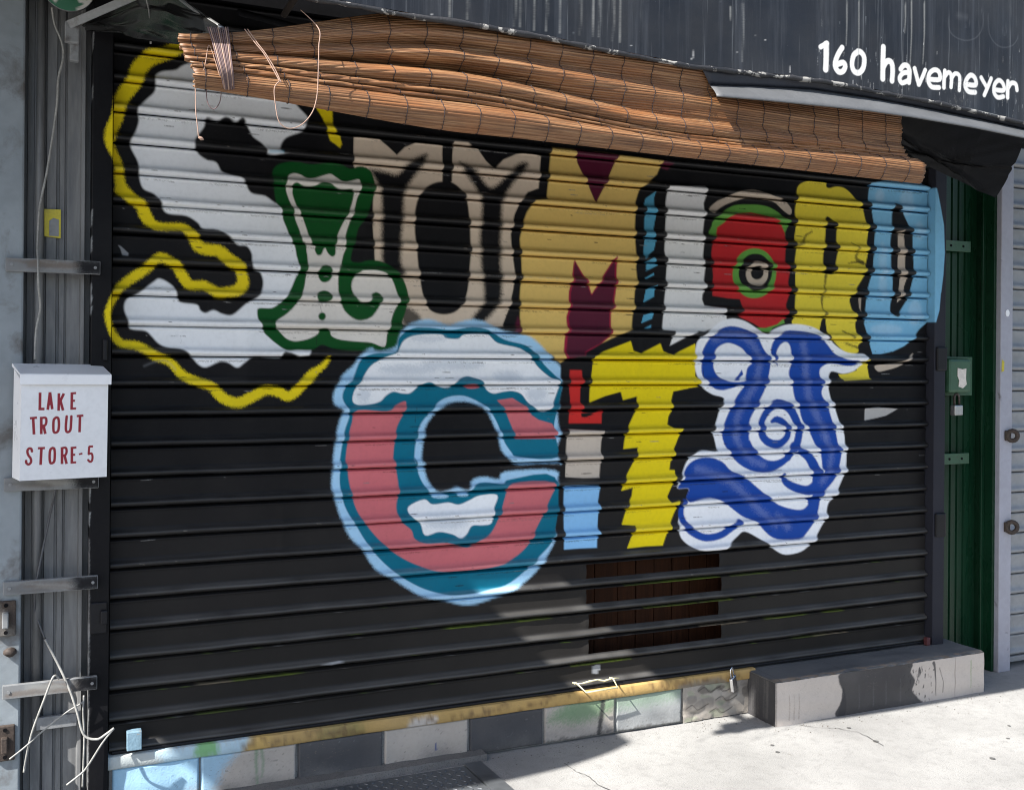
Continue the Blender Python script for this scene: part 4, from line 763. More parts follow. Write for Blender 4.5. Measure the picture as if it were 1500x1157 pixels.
pr = [(0, -4), (-.002, 2), (-.006, 4), (-.012, 2), (-.03, .5), (-.05, 0), (-.062, 1), (-.070, 5), (-.076, 11), (-.082, 14), (-.089, 13), (-.094, 7), (-.0965, -2), (-.0985, -10)]
for z, o_ in pr:
    V += [(4.086, .022 - o_ / 1000, z), (5.6, .022 - o_ / 1000, z)]
F = [(2 * i, 2 * i + 2, 2 * i + 3, 2 * i + 1) for i in range(len(pr) - 1)]
ns = pyobj('slat', V, F, M_NSLAT, NB, True)
for k in range(25):
    o = ns if k == 0 else ns.copy()
    if k: COL.objects.link(o); o.parent = NB
    o.location = Vector((-4.5, -.03 + random.uniform(-.001, .001), .155 + k * .1))
box('bottom_bar', 4.09, 5.6, .004, .03, .03, .056, M_NSLAT, NB, .003)
for z, r in ((1.143, .028), (.702, .030)):
    eb = thing('eye_bolt', (4.052, -.028, z), 'rusty lock eye on the grey frame, %s' % ('the upper of the two' if z > 1 else 'the lower one above the white splash'), 'lock eye', 'lock eyes on the grey frame')
    V_, F_ = tube_geo([(r * .75 * math.cos(a) + .012, -.020 - .012 * math.cos(a), r * .85 * math.sin(a)) for a in np.linspace(0, 2 * math.pi, 17)[:-1]], .011, 8, True); o = pyobj('ring', V_, F_, M_RUST, eb, True); o.location = (0, 0, 0)
    bm = bmesh.new(); bm_box(bm, -.02, .014, -.012, .0, -.024, .024, .004); o = bmobj('base_plate', bm, M_RUST, eb); o.location = (0, 0, 0)

# ------------------------------------------------------------------ left side: folded metal panel, straps, pipe, cables
LP = thing('folding_panel', (-.16, .0, 0), 'weathered grey folded sheet metal panel beside the black guide rail', 'panel')
pr = [(-.262, .03), (-.256, .03), (-.254, .012), (-.236, .010), (-.234, -.004), (-.206, -.006), (-.204, .010), (-.200, .010), (-.198, -.002), (-.170, -.002), (-.168, .006), (-.162, .006), (-.160, -.002), (-.146, -.002), (-.144, .005), (-.140, .005), (-.138, -.002), (-.100, -.004), (-.096, -.012), (-.086, -.014), (-.084, .03), (-.066, .03)]
V = [(x, y, z) for z in (.0, 2.70) for x, y in pr]; m = len(pr)
pyobj('folded_sheet', V, [(i, i + 1, m + i + 1, m + i) for i in range(m - 1)], M_PANEL, LP)
for i, z in enumerate((1.771, 1.090, .769, .448)):
    s = box('strap', -.312, -.040, -.0755, -.0585, z - .021, z + .021, M_STRAP, LP, .002)
    us = np.linspace(-.3105, -.0415, 90); vs_ = np.linspace(z - .0195, z + .0195, 16); pt = Paint(us, vs_, (.20, .205, .21))
    for k in range(9): pt.poly([(random.uniform(-.31, -.05), z + random.uniform(-.02, .02)) for q in range(4)], random.choice([(.28, .28, .27), (.13, .13, .13), (.16, .13, .11)]), .006, True, .6, .8)
    pt.poly([(-.105, z - .03), (-.02, z - .03), (-.02, z + .03), (-.125 + .02 * random.random(), z + .03)], (.012, .012, .014), .022, False, 1.0, .5)
    Z, X = np.meshgrid(vs_, us, indexing='ij'); grid_obj('strap_face', np.stack([X, np.full_like(X, -.0762), Z], -1), M_SLAT, s, pt.rows(), False)
    for x in (-.295, -.055):
        V_, F_ = tube_geo([(x, -.0745, z), (x, -.0785, z)], .005, 8); pyobj('rivet', V_, F_, M_STRAP, s)
box('strap', -.225, -.098, -.034, -.018, .305, .345, M_STRAP, LP, .002)
PIPE = tag(tube('conduit_pipe', [(-.219, -.022, .30), (-.219, -.022, 1.3), (-.2185, -.022, 2.0), (-.217, -.022, 2.72)], .0125, M_PANEL, n=12), 'thin vertical grey conduit pipe in front of the folded metal panel', 'pipe')
st = tag(prism('warning_sticker', [(-.204, 1.870), (-.156, 1.866), (-.156, 1.958), (-.205, 1.957)], -.0088, -.0072, M_YSTICK), 'faded yellow warning sticker on the folded metal panel', 'sticker')
prism('torn_patch', [(-.190, 1.872), (-.162, 1.872), (-.162, 1.925), (-.178, 1.930), (-.190, 1.92)], -.0100, -.0090, M_STRAP, st)
for nm, zz, lab in (('latch_plate', .675, 'rusty latch plate on the pale pilaster above the knob'), ('latch_plate', .290, 'rusty latch plate low on the pale pilaster by the cable ends')):
    t = thing(nm, (-.304, -.058, zz), lab, 'latch', 'latch plates on the pilaster')
    bm = bmesh.new(); bm_box(bm, -.030, .028, -.014, 0, -.055, .055, .004); o = bmobj('plate', bm, M_RUST, t); o.location = (0, 0, 0)
    bm = bmesh.new(); bm_box(bm, -.010, .008, -.034, -.012, -.026, .022, .003); o = bmobj('latch_bolt', bm, M_STRAP if zz > .5 else M_RUST, t); o.location = (0, 0, 0)
    for dz in (-.042, .042):
        V_, F_ = tube_geo([(.0, -.013, dz), (.0, -.017, dz)], .006, 8); o = pyobj('bolt', V_, F_, M_HEADER, t); o.location = (0, 0, 0)
kb = bmesh.new(); bmesh.ops.create_icosphere(kb, subdivisions=2, radius=.018)
for v in kb.verts: v.co = Vector((v.co.x * 1.1 - .292, v.co.y * .9 - .066, v.co.z * .8 + .570)) + Vector((random.uniform(-.002, .002),) * 3)
tag(bmobj('bolt_knob', kb, M_RUST, None, True), 'lumpy painted bolt knob between the latch plates', 'knob')
def cable(pts, r, mat, label, sm=7):
    return tag(tube('loose_cable', pts, r, mat, None, 8, sm), label, 'cable', 'loose cables on the left')
cable([(-0.187,-0.05,2.589),(-0.179,-0.05,2.538),(-0.158,-0.05,2.483),(-0.153,-0.05,2.437),(-0.167,-0.05,2.366),(-0.17,-0.05,2.29),(-0.182,-0.05,2.185),(-0.198,-0.05,2.069),(-0.214,-0.05,1.981),(-0.22,-0.05,1.932),(-0.223,-0.05,1.84),(-0.221,-0.095,1.784),(-0.219,-0.095,1.705),(-0.214,-0.07,1.638),(-0.225,-0.07,1.569),(-0.228,-0.07,1.478)], .0034, M_CABLE, 'grey cable dangling from the pipe top to the white mailbox')
cable([(-0.163,-0.06,1.128),(-0.168,-0.06,1.059),(-0.179,-0.03,0.998),(-0.196,-0.03,0.906),(-0.215,-0.05,0.801),(-0.223,-0.05,0.732),(-0.221,-0.03,0.676),(-0.193,-0.04,0.594)], .0034, M_CABLEDARK, 'dark cable end hanging below the white mailbox')
cable([(-0.193,-0.045,0.595),(-0.151,-0.07,0.51),(-0.12,-0.09,0.437),(-0.1,-0.1,0.373),(-0.079,-0.11,0.299),(-0.042,-0.12,0.283),(-0.015,-0.12,0.295),(0.009,-0.12,0.311)], .0040, M_CABLE, 'pale grey cable swinging down and hooking out past the guide rail')
cable([(-0.152,-0.09,0.478),(-0.168,-0.1,0.489),(-0.194,-0.1,0.421),(-0.226,-0.09,0.326),(-0.242,-0.08,0.251),(-0.25,-0.08,0.196)], .0034, M_CABLE, 'pale cable draped from the lowest strap to the pavement')
cable([(-0.077,-0.075,0.403),(-0.088,-0.08,0.389),(-0.131,-0.08,0.366),(-0.19,-0.08,0.323),(-0.247,-0.09,0.278),(-0.29,-0.1,0.25)], .0028, M_CABLE, 'grey cable slanting across to the lower latch plate')
cable([(0.009,-0.12,0.31),(-0.021,-0.12,0.275),(-0.064,-0.11,0.204),(-0.085,-0.1,0.175),(-0.128,-0.1,0.145)], .0032, M_CABLE, 'pale cable trailing down in front of the guide rail foot')
cable([(-0.079,-0.078,0.413),(-0.081,-0.078,0.364),(-0.077,-0.078,0.282),(-0.079,-0.078,0.195),(-0.081,-0.078,0.123)], .0030, M_CABLE, 'white cable running straight down along the guide rail')

# ------------------------------------------------------------------ mailbox
MB = thing('mailbox', (-.166, -.055, 1.112), 'white metal mailbox with red stick-on letters', 'mailbox')
mw, md, mh = .252, .112, .300
pr = [(0, 0), (-md, 0), (-md, mh), (0, mh + .035)]   # y,z
bm = bmesh.new()
vs = [[bm.verts.new((sx * mw / 2, y, z)) for y, z in pr] for sx in (-1, 1)]
bm.faces.new(vs[0]); bm.faces.new(vs[1][::-1])
for i in range(4):
    if i == 1: continue
    j = (i + 1) % 4; bm.faces.new((vs[0][i], vs[0][j], vs[1][j], vs[1][i]))
o = bmobj('body', bm, M_WHITE, MB); o.location = (0, 0, 0)
# front face carries the lettering
us = np.linspace(-mw / 2, mw / 2, 230); vz = np.linspace(0, mh, 260); pt = Paint(us, vz, (.80, .80, .82)); RED = (.27, .004, .018)
K = mw / (815 - 185)
def mp(x, y): return ((x - 500) * K, (1035 - y) * K + .004)
def seg(*ps, w=20):
    for a, b in zip(ps[:-1], ps[1:]): pt.bar(mp(*a), mp(*b), w * K, RED, .0007)
def crv(*ps, w=20): pt.stroke([mp(*p_) for p_ in ps], w * K, RED, .0007, True)
seg((318, 382), (318, 516)); seg((309, 507), (351, 507)); seg((374, 514), (388, 380)); seg((388, 380), (406, 510)); seg((380, 472), (402, 470), w=16)
seg((452, 388), (452, 522)); seg((488, 390), (456, 462)); seg((464, 446), (484, 520)); seg((546, 381), (546, 515)); seg((546, 389), (577, 387), w=17); seg((546, 446), (570, 446), w=17); seg((538, 507), (579, 506), w=17)
seg((249, 576), (299, 572), w=18); seg((272, 572), (280, 699)); seg((329, 566), (331, 698)); crv((334, 575), (360, 575), (366, 602), (358, 630), (334, 634), w=18); seg((346, 634), (360, 697))
crv((436, 573), (419, 590), (416, 640), (420, 682), (436, 688), (452, 672), (456, 620), (450, 580), (436, 573), w=19)
crv((511, 566), (506, 640), (510, 680), (526, 686), (540, 668), (544, 610), (545, 566), w=19); seg((584, 565), (633, 561), w=18); seg((608, 562), (607, 690))
crv((268, 826), (262, 806), (246, 804), (236, 822), (242, 852), (260, 880), (262, 908), (246, 924), (230, 912), (228, 896), w=18)
seg((309, 804), (359, 804), w=18); seg((334, 802), (330, 931)); crv((413, 805), (397, 820), (393, 870), (398, 915), (412, 921), (427, 905), (430, 850), (425, 812), (413, 805), w=19)
seg((481, 801), (483, 931)); crv((486, 808), (508, 808), (515, 836), (506, 862), (488, 865), w=18); seg((500, 864), (516, 931)); seg((553, 801), (554, 931)); seg((553, 809), (586, 807), w=17); seg((553, 863), (578, 863), w=17); seg((545, 923), (586, 922), w=17)
seg((605, 861), (631, 855), w=14); seg((709, 803), (676, 804), w=17); seg((680, 803), (677, 862), w=17); crv((678, 862), (698, 858), (706, 884), (702, 914), (688, 922), (674, 908), w=17)
Z, X = np.meshgrid(vz, us, indexing='ij'); o = grid_obj('front_face', np.stack([X, np.full_like(X, -md - .0002), Z], -1), M_PRINT, MB, pt.rows(), False); o.location = (0, 0, 0)
# lid: sloping top with a turned-down lip
bm = bmesh.new(); lw = mw / 2 + .006
pr = [(.002, mh + .048), (-.004, mh + .052), (-md - .012, mh + .022), (-md - .014, mh + .019), (-md - .014, mh - .010), (-md - .0115, mh - .010), (-md - .0115, mh + .017), (.002, mh + .043)]
vs = [[bm.verts.new((sx * lw, y, z)) for y, z in pr] for sx in (-1, 1)]
for i in range(8):
    j = (i + 1) % 8; bm.faces.new((vs[0][i], vs[0][j], vs[1][j], vs[1][i]))
bm.faces.new(vs[0]); bm.faces.new(vs[1][::-1])
o = bmobj('lid', bm, M_WHITE, MB); o.location = (0, 0, 0)
MB.rotation_euler = (0, math.radians(.5), math.radians(12))

# ------------------------------------------------------------------ awning
AW = thing('shop_awning', (1.9, -.5, 2.36), 'torn dark vinyl shop awning with hand painted white address above the blind', 'awning')
FE = [(0.161,2.399),(0.427,2.396),(0.679,2.39),(0.872,2.388),(1.076,2.383),(1.292,2.372),(1.522,2.362),(1.768,2.371),(2.03,2.376),(2.458,2.364),(2.934,2.335),(3.14,2.322)]
fx = np.array([a[0] for a in FE]); fz = np.array([a[1] for a in FE]); FY = -1.055
FX0, FX1 = -.07, 4.3
xs = np.concatenate([np.linspace(FX0, .3, 20), np.linspace(.3, 1.9, 260)[1:], np.linspace(1.9, 3.12, 420)[1:], np.linspace(3.12, FX1, 30)[1:]])
low = np.interp(xs, fx, fz); 
zs_abs = np.concatenate([np.linspace(2.30, 2.62, 160), np.linspace(2.62, 2.95, 20)[1:]])
pt = Paint(xs, zs_abs, (.0135, .0160, .0215)); PALF = dict(white=(.70, .70, .68), ghost=(.07, .075, .085), streak=(.22, .225, .22))
run_shapes(pt, [
('s','white',2,1,1,0.25,[2016,2476,2028,2483,2041,2491],[15.6,15.6,15.7]),
('s','white',2,1,1,0.25,[2038,2488,2038,2447,2036,2408],[19.8,19.8,19.8]),
('s','white',2,1,1,0.25,[2102,2485,2083,2457,2073,2426,2087,2407,2106,2411,2115,2428,2106,2438,2083,2430],[17.4,17.4,17.3,17.4,17.4,17.5,17.4,17.4]),
('s','white',2,1,1,0.25,[2170,2482,2150,2467,2143,2436,2153,2416,2174,2415,2191,2434,2194,2465,2182,2480,2168,2482],[18.2,18.1,18.1,18.1,18.2,18.3,18.3,18.2,18.2]),
('s','white',2,1,1,0.25,[2275,2510,2274,2460,2274,2408],[19.7,19.7,19.7]),
('s','white',2,1,1,0.25,[2275,2444,2291,2466,2310,2465,2316,2441,2314,2406],[18.6,18.6,18.7,18.7,18.7]),
('s','white',2,1,1,0.25,[2350,2448,2363,2462,2380,2461,2388,2444,2386,2409],[16.6,16.7,16.7,16.7,16.7]),
('s','white',2,1,1,0.25,[2388,2441,2362,2437,2346,2419,2356,2404,2382,2414],[15.6,15.5,15.5,15.5,15.6]),
('s','white',2,1,1,0.25,[2409,2457,2418,2433,2428,2407],[15.1,15.1,15.2]),
('s','white',2,1,1,0.25,[2454,2457,2442,2431,2429,2407],[14.1,14.1,14.1]),
('s','white',2,1,1,0.25,[2473,2429,2516,2433,2513,2457,2493,2462,2473,2448,2468,2423,2483,2405,2515,2406],[15.3,15.4,15.4,15.4,15.3,15.3,15.3,15.4]),
('s','white',2,1,1,0.25,[2538,2464,2536,2436,2536,2408],[14.3,14.3,14.3]),
('s','white',2,1,1,0.25,[2538,2444,2555,2461,2568,2448,2567,2413],[13.8,13.8,13.8,13.8]),
('s','white',2,1,1,0.25,[2568,2442,2584,2460,2604,2452,2604,2407],[13.8,13.9,13.9,13.9]),
('s','white',2,1,1,0.25,[2634,2430,2679,2433,2675,2456,2655,2463,2636,2446,2631,2423,2647,2407,2678,2408],[16.3,16.5,16.5,16.4,16.4,16.3,16.4,16.5]),
('s','white',2,1,1,0.25,[2705,2461,2718,2447,2732,2433],[15.4,15.4,15.5]),
('s','white',2,1,1,0.25,[2754,2464,2739,2435,2722,2404],[15.5,15.5,15.4]),
('s','white',2,1,1,0.25,[2772,2428,2817,2432,2813,2454,2792,2463,2772,2446,2769,2419,2788,2404,2816,2410],[15.6,15.7,15.7,15.6,15.6,15.6,15.6,15.7]),
('s','white',2,1,1,0.25,[2838,2464,2837,2437,2837,2410],[17.0,17.0,17.0]),
('s','white',2,1,1,0.25,[2838,2441,2855,2461,2877,2460,2883,2441],[15.8,15.8,15.9,15.9]),
('s','ghost',3,1,0.55,0,[2553,2648,2550,2618,2569,2587,2622,2576,2676,2592,2707,2629,2711,2669,2698,2702],[3.2,3.2,3.2,3.3,3.3,3.3,3.3,3.3]),
('s','ghost',3,1,0.5,0,[2553,2647,2603,2655,2636,2654,2646,2636,2629,2621,2616,2632],[2.7,2.7,2.7,2.7,2.7,2.7]),
('s','ghost',3,1,0.55,0,[2735,2677,2741,2618,2772,2586,2814,2579,2863,2595,2892,2632],[3.3,3.3,3.4,3.4,3.4,3.4]),
('s','ghost',3,1,0.5,0,[2822,2668,2828,2629,2814,2622,2808,2641],[2.8,2.8,2.8,2.8]),
('s','streak',3,1,0.8,0.25,[2366,2668,2367,2618,2364,2568],[4.7,3.6,1.6]),
('s','streak',3,1,0.8,0.25,[2392,2672,2393,2560,2389,2447],[4.7,3.6,1.6]),
('s','streak',3,1,0.8,0.25,[2446,2679,2447,2578,2443,2476],[4.7,3.7,1.6]),
('s','streak',3,1,0.8,0.25,[2120,2635,2121,2565,2118,2494],[4.5,3.5,1.5]),
('s','streak',3,1,0.8,0.25,[2170,2642,2171,2527,2167,2412],[4.5,3.5,1.5]),
('s','streak',3,1,0.8,0.25,[1724,2571,1725,2483,1722,2395],[4.1,3.2,1.4]),
('s','streak',3,1,0.8,0.25,[1677,2554,1678,2534,1676,2513],[4.1,3.2,1.4]),
('s','streak',3,1,0.8,0.25,[1168,2505,1169,2453,1167,2400],[3.7,2.9,1.2]),
('s','streak',3,1,0.8,0.25,[1229,2514,1230,2459,1228,2403],[3.7,2.9,1.2]),
('s','streak',3,1,0.8,0.25,[776,2452,777,2423,775,2394],[3.4,2.6,1.1]),
('s','streak',3,1,0.8,0.25,[827,2459,828,2427,826,2395],[3.4,2.6,1.1]),
('s','streak',3,1,0.8,0.25,[965,2477,965,2436,963,2394],[3.5,2.7,1.2]),
('s','streak',3,1,0.8,0.25,[981,2480,982,2438,980,2396],[3.5,2.7,1.2]),
('s','streak',3,1,0.8,0.25,[1024,2486,1025,2439,1023,2392],[3.6,2.8,1.2]),
('s','streak',3,1,0.8,0.25,[1062,2491,1063,2444,1060,2396],[3.6,2.8,1.2]),
('s','streak',3,1,0.8,0.25,[1104,2496,1105,2446,1103,2396],[3.6,2.8,1.2]),
('s','streak',3,1,0.8,0.25,[1207,2511,1208,2456,1206,2401],[3.7,2.9,1.2]),
('s','streak',3,1,0.8,0.25,[1273,2520,1274,2458,1272,2397],[3.8,2.9,1.3]),
('s','streak',3,1,0.8,0.25,[1296,2523,1296,2459,1294,2396],[3.8,2.9,1.3])], PALF)
for k in range(70):
    x = random.uniform(.2, 3.1); z = random.uniform(2.35, 2.6); pt.stroke([(x, z), (x + random.uniform(-.002, .003), z - random.uniform(.002, .03))], random.uniform(.0008, .0016), random.choice([(.5, .5, .5), (.2, .22, .24)]), .001, False, .6, .6)
for k in range(60):
    x = random.uniform(2.0, 2.93); z = random.uniform(2.36, 2.50); pt.stroke([(x, z), (x + random.uniform(-.004, .004), z - random.uniform(.006, .03))], random.uniform(.0006, .0018), random.choice([(.30, .31, .32), (.12, .125, .13), (.45, .45, .44)]), .0012, False, .45, 1.2)
for k in range(40):
    x = random.gauss(2.60, .03); z = random.uniform(2.37, 2.44); pt.stroke([(x, z), (x + random.uniform(-.006, .006), z - random.uniform(.0, .012))], random.uniform(.001, .003), (.10, .10, .10), .002, False, .45, 1.2)
# resample the paint onto the sheet, whose lower edge sags
cols = pt.rows()
# exact rows instead: sheet follows absolute heights, clamped at the sagging edge
Zs = np.maximum(zs_abs[:, None], low[None]); Yw = FY + .004 * np.sin(xs * 4.3)[None] * np.clip((Zs - low[None]) / .2, 0, 1) + .003 * np.sin(xs * 11 + 1)[None]
keepf = ~((zs_abs[1:, None] <= low[None, :-1]) | (zs_abs[1:, None] <= low[None, 1:]))
grid_obj('fascia', np.stack([np.repeat(xs[None], len(zs_abs), 0), Yw, Zs], -1), M_FASCIA, AW, cols, True, keepf)
# bottom hem with chipped paint
M_HEM = simple('chipped hem', (.018, .018, .02), .6, var=.4, dirt=(.30, .29, .27), dirt_scale=17, dirt_lo=.54, dirt_hi=.58, bstr=.6)
tube('hem', [(x, FY + .004 + .003 * math.sin(x * 11 + 1), z - .006 + random.uniform(-.0012, .0012)) for x, z in zip(np.linspace(FX0, FX1, 160), np.interp(np.linspace(FX0, FX1, 160), fx, fz))], [random.uniform(.0055, .0100) for _ in range(160)], M_HEM, AW, 8)
def slabz(name, pts, z0, z1, mat, parent):
    bm = bmesh.new(); f = bm.faces.new([bm.verts.new((x, y, z0)) for x, y in pts]); r = bmesh.ops.extrude_face_region(bm, geom=[f])
    for g in r['geom']:
        if isinstance(g, bmesh.types.BMVert): g.co.z = z1
    return bmobj(name, bm, mat, parent)
slabz('roof_sheet', [(-1.06, .0), (-1.06, -.79), (-.43, -.79), (-.43, -1.05), (4.3, -1.05), (4.3, .0)], 2.75, 2.765, M_BLACKVINYL, AW)  # left end beyond the awning is added, shaped to shade the upper shutter
for x in (.55, 1.75, 3.0): tube('frame_bar', [(x, -.02, 2.68), (x, -1.03, 2.70)], .012, M_RUST, AW, 8)
tube('frame_bar', [(-.06, -1.02, 2.44), (1.5, -1.02, 2.43), (4.25, -1.02, 2.42)], .011, M_HEADER, AW, 8)
tube('frame_bar', [(.62, -.25, 2.56), (.30, -.62, 2.47)], .010, M_HEADER, AW, 8)
# turned-out edging strip under the right half of the fascia
ft = [(1.619,2.318),(1.786,2.333),(1.997,2.349),(2.219,2.349),(2.483,2.341),(2.733,2.329),(2.964,2.314),(3.101,2.304)]; fb = [(1.603,2.27),(1.766,2.277),(1.972,2.283),(2.163,2.288),(2.362,2.287),(2.634,2.28),(2.891,2.267),(3.025,2.259)]
n = 80; xa = np.linspace(ft[0][0], 3.6, n); xb = np.linspace(fb[0][0], 3.6, n)
def ext(a, x): 
    ax = [p_[0] for p_ in a]; az = [p_[1] for p_ in a]; return np.where(x <= ax[-1], np.interp(x, ax, az), az[-1] + (x - ax[-1]) * (az[-1] - az[-2]) / (ax[-1] - ax[-2]))
P = np.zeros((7, n, 3))
for r_, f_ in enumerate((0, .2, .4, .6, .8, 1.0)):
    P[r_, :, 0] = xa + (xb - xa) * f_; P[r_, :, 1] = -1.028 - .062 * f_ - .004 * math.sin(f_ * 3.1); P[r_, :, 2] = ext(ft, xa) * (1 - f_) + ext(fb, xb) * f_
P[6] = P[5] + np.array([0, .002, -.003])[None]
grid_obj('edging_strip', P, M_FLASH, AW, None, True, None, .0015)
P2 = np.zeros((4, n, 3)); xt = np.linspace(ft[0][0] - .04, 3.6, n)
for r_, f_ in enumerate((0, .35, .7, 1.0)):
    P2[r_, :, 0] = xt + (xa - xt) * f_; P2[r_, :, 1] = -1.046 + .016 * f_; P2[r_, :, 2] = (np.interp(xt, fx, fz) - .004) * (1 - f_) + ext(ft, xa) * f_
grid_obj('edging_return', P2, M_NAVY, AW, None, True, None, .001)
def lerp_rows(P, n):
    P = np.asarray(P, float); return np.stack([np.interp(np.linspace(0, len(P) - 1, (len(P) - 1) * n + 1), np.arange(len(P)), P[:, j]) for j in range(3)], -1)
def patch(name, rows, mat, parent, nu=18, nv=10, wr=.01, seed=1, thick=.0012, straight=False, crease=0.0):
    """smooth sheet through a net of points with creases"""
    A = np.array(rows, float); rr, cc = A.shape[:2]
    sub = lerp_rows if straight else (lambda q, n: crom(q, False, n))
    g = np.stack([sub(A[i], nu) for i in range(rr)]); g = np.stack([sub(g[:, j], nv) for j in range(g.shape[1])], 1)
    rs = np.random.default_rng(seed); R_, C_ = g.shape[:2]; u, v = np.meshgrid(np.linspace(0, 1, C_), np.linspace(0, 1, R_))
    for k in range(7):
        a = rs.uniform(3, 16); b_ = rs.uniform(3, 16); g[:, :, 1] += wr * rs.uniform(.2, 1) * np.sin(a * u + b_ * v + rs.uniform(0, 6)) / (1 + k * .4)
    for k in range(10 if crease else 0):
        a = rs.uniform(0, math.pi); d_ = (u * math.cos(a) + v * math.sin(a) - rs.uniform(.1, .9)); g[:, :, 1] += crease * rs.uniform(-1, 1) * np.clip(1 - np.abs(d_) / rs.uniform(.03, .15), 0, 1)
    return grid_obj(name, g, mat, parent, None, not straight, None, thick)
fr_ = [(2.4, -0.98, 2.319), (2.681, -0.99, 2.315), (3.0, -1.0, 2.307), (2.438, -0.94, 2.262), (2.868, -0.8, 2.247), (3.191, -0.78, 2.248), (2.486, -0.9, 2.218), (2.919, -0.72, 2.196), (3.367, -0.55, 2.171)]; patch('hanging_flap', [fr_[0:3], fr_[3:6], fr_[6:9]], M_BLACKVINYL, AW, 16, 16, .003, 3, .0012, True, .016)
sd = [(-0.099, -0.02, 2.556), (-0.027, -0.15, 2.582), (0.053, -0.3, 2.612), (0.102, -0.55, 2.537), (0.152, -0.8, 2.404), (0.202, -0.97, 2.309), (-0.087, -0.02, 2.54), (-0.011, -0.2, 2.484), (0.045, -0.4, 2.422), (0.097, -0.6, 2.36), (0.139, -0.8, 2.304), (0.194, -0.95, 2.285)]; patch('side_panel', [sd[0:6], sd[6:12]], simple('grimy clear vinyl', (.012, .012, .012), .16, spec=.45, var=.4, vscale=9, dirt=(.05, .046, .042), dirt_lo=.55, dirt_hi=.8), AW, 12, 22, .012, 5, .0008, False, .03)
tube('side_piping', smooth_path([sd[3], sd[4], sd[5]], 5), .006, M_STEEL, AW, 6)
bs = [(-0.149, -0.1, 2.535), (0.042, -0.32, 2.588), (0.049, -0.32, 2.564), (-0.137, -0.1, 2.513)]; V = [Vector(v) for v in bs]; nrm = (V[1] - V[0]).cross(V[3] - V[0]).normalized() * .006
pyobj('arm_strap', V + [v + nrm for v in V], [(0, 1, 2, 3), (7, 6, 5, 4), (0, 4, 5, 1), (1, 5, 6, 2), (2, 6, 7, 3), (3, 7, 4, 0)], M_STRAP, AW)
bb = box('arm_bracket', -.150, -.108, -.105, -.085, 2.470, 2.535, M_STRAP, AW, .004); box('arm_bracket', -.135, -.108, -.085, -.058, 2.42, 2.475, M_STRAP, AW, .003)
tube('loose_wire', [(0.061,-0.45,2.535),(0.07,-0.45,2.494),(0.075,-0.45,2.447),(0.076,-0.45,2.398)], [.002, .002, .002, .0028], M_CABLE, AW, 6, 5)
# canopy added out of view to the left, shaped to shade the left half of the wall
NC = thing('shade_canopy', (-1.75, -.6, 2.9), 'flat dark canopy added out of view on the left to shade the wall', 'canopy')
slabz('canopy_deck', [(-2.49, -.02), (-2.49, -1.36), (-2.2, -1.39), (-1.68, -1.376), (-1.52, -1.367), (-1.30, -1.34), (-1.12, -1.29), (-1.03, -1.245), (-1.03, -.02)], 2.90, 2.98, M_BLACKVINYL, NC)
box('canopy_rim', -2.492, -1.028, -.0195, .0, 2.88, 3.0, M_BLACKVINYL, NC, .002)
# number sign
SG = thing('number_sign', (-.14, -.115, 2.64), 'round green house number sign with white figures above the pipe', 'sign')
us = np.linspace(-.075, .075, 90); pt = Paint(us, us, (.012, .15, .075)); wc = (.72, .70, .66)
pt.stroke([(.02, .05), (-.005, .02), (-.03, .035), (-.03, .06), (-.005, .065), (.004, .03), (-.012, -.02), (-.04, -.045)], .016, wc, .001); pt.stroke([(.03, .05), (.05, .055), (.06, .03), (.03, -.03), (.066, -.045)], .014, wc, .001)
pt.stroke([(.075 * math.cos(a) * .96, .075 * math.sin(a) * .96) for a in np.linspace(-1.2, .6, 14)], .010, wc, .001)
rr_ = np.linspace(0, .076, 20); aa = np.linspace(0, 2 * math.pi, 49); R_, A_ = np.meshgrid(rr_, aa, indexing='ij'); X = R_ * np.cos(A_); Z = R_ * np.sin(A_)
C_ = pt.c[np.clip(np.searchsorted(us, Z), 0, 89), np.clip(np.searchsorted(us, X), 0, 89)]
o = grid_obj('sign_face', np.stack([X, np.zeros_like(X) - .004, Z], -1), M_SIGN, SG, C_, False); o.location = (0, 0, 0)
V_, F_ = tube_geo([(0, -.0035, 0), (0, .006, 0)], .077, 40); o = pyobj('sign_back', V_, F_, M_STEEL, SG); o.location = (0, 0, 0)
V_, F_ = tube_geo([(-.03, .006, 0), (-.03, .055, -.01)], .008, 8); o = pyobj('sign_bracket', V_, F_, M_STEEL, SG); o.location = (0, 0, 0)

# ------------------------------------------------------------------ bamboo blind
def bamboo():
    m, nt, b = nmat('split bamboo'); v = objvec(nt, (.55, 1, 30)); v2 = objvec(nt, (.8, 1, 5))
    n1 = noise(nt, 9, 5, v, .65); n2 = noise(nt, 5, 4, v2, .6); n3 = noise(nt, 24, 3, objvec(nt, (.4, 1, 14)), .6)
    c = ramp(nt, n1.outputs[0], [(.30, (.055, .024, .010)), (.5, (.175, .080, .032)), (.70, (.36, .205, .100))]).outputs[0]
    c = mix(nt, ramp(nt, n2.outputs[0], [(.45, 0), (.72, .65)]).outputs[0], c, (.25, .092, .025))
    c = mix(nt, ramp(nt, n3.outputs[0], [(.66, 0), (.74, .6)]).outputs[0], c, (.10, .07, .045))
    nt.links.new(c, b.inputs['Base Color']); b.inputs['Roughness'].default_value = .5
    bump(nt, b, n1.outputs[0], .3, .002); return m
M_BAMBOO = bamboo()
BL = thing('bamboo_blind', (1.28, -1.0, 2.09), 'sagging brown bamboo roll-up blind tied at one end under the awning', 'blind')
ST = [.0, .30, .62, 1.0]
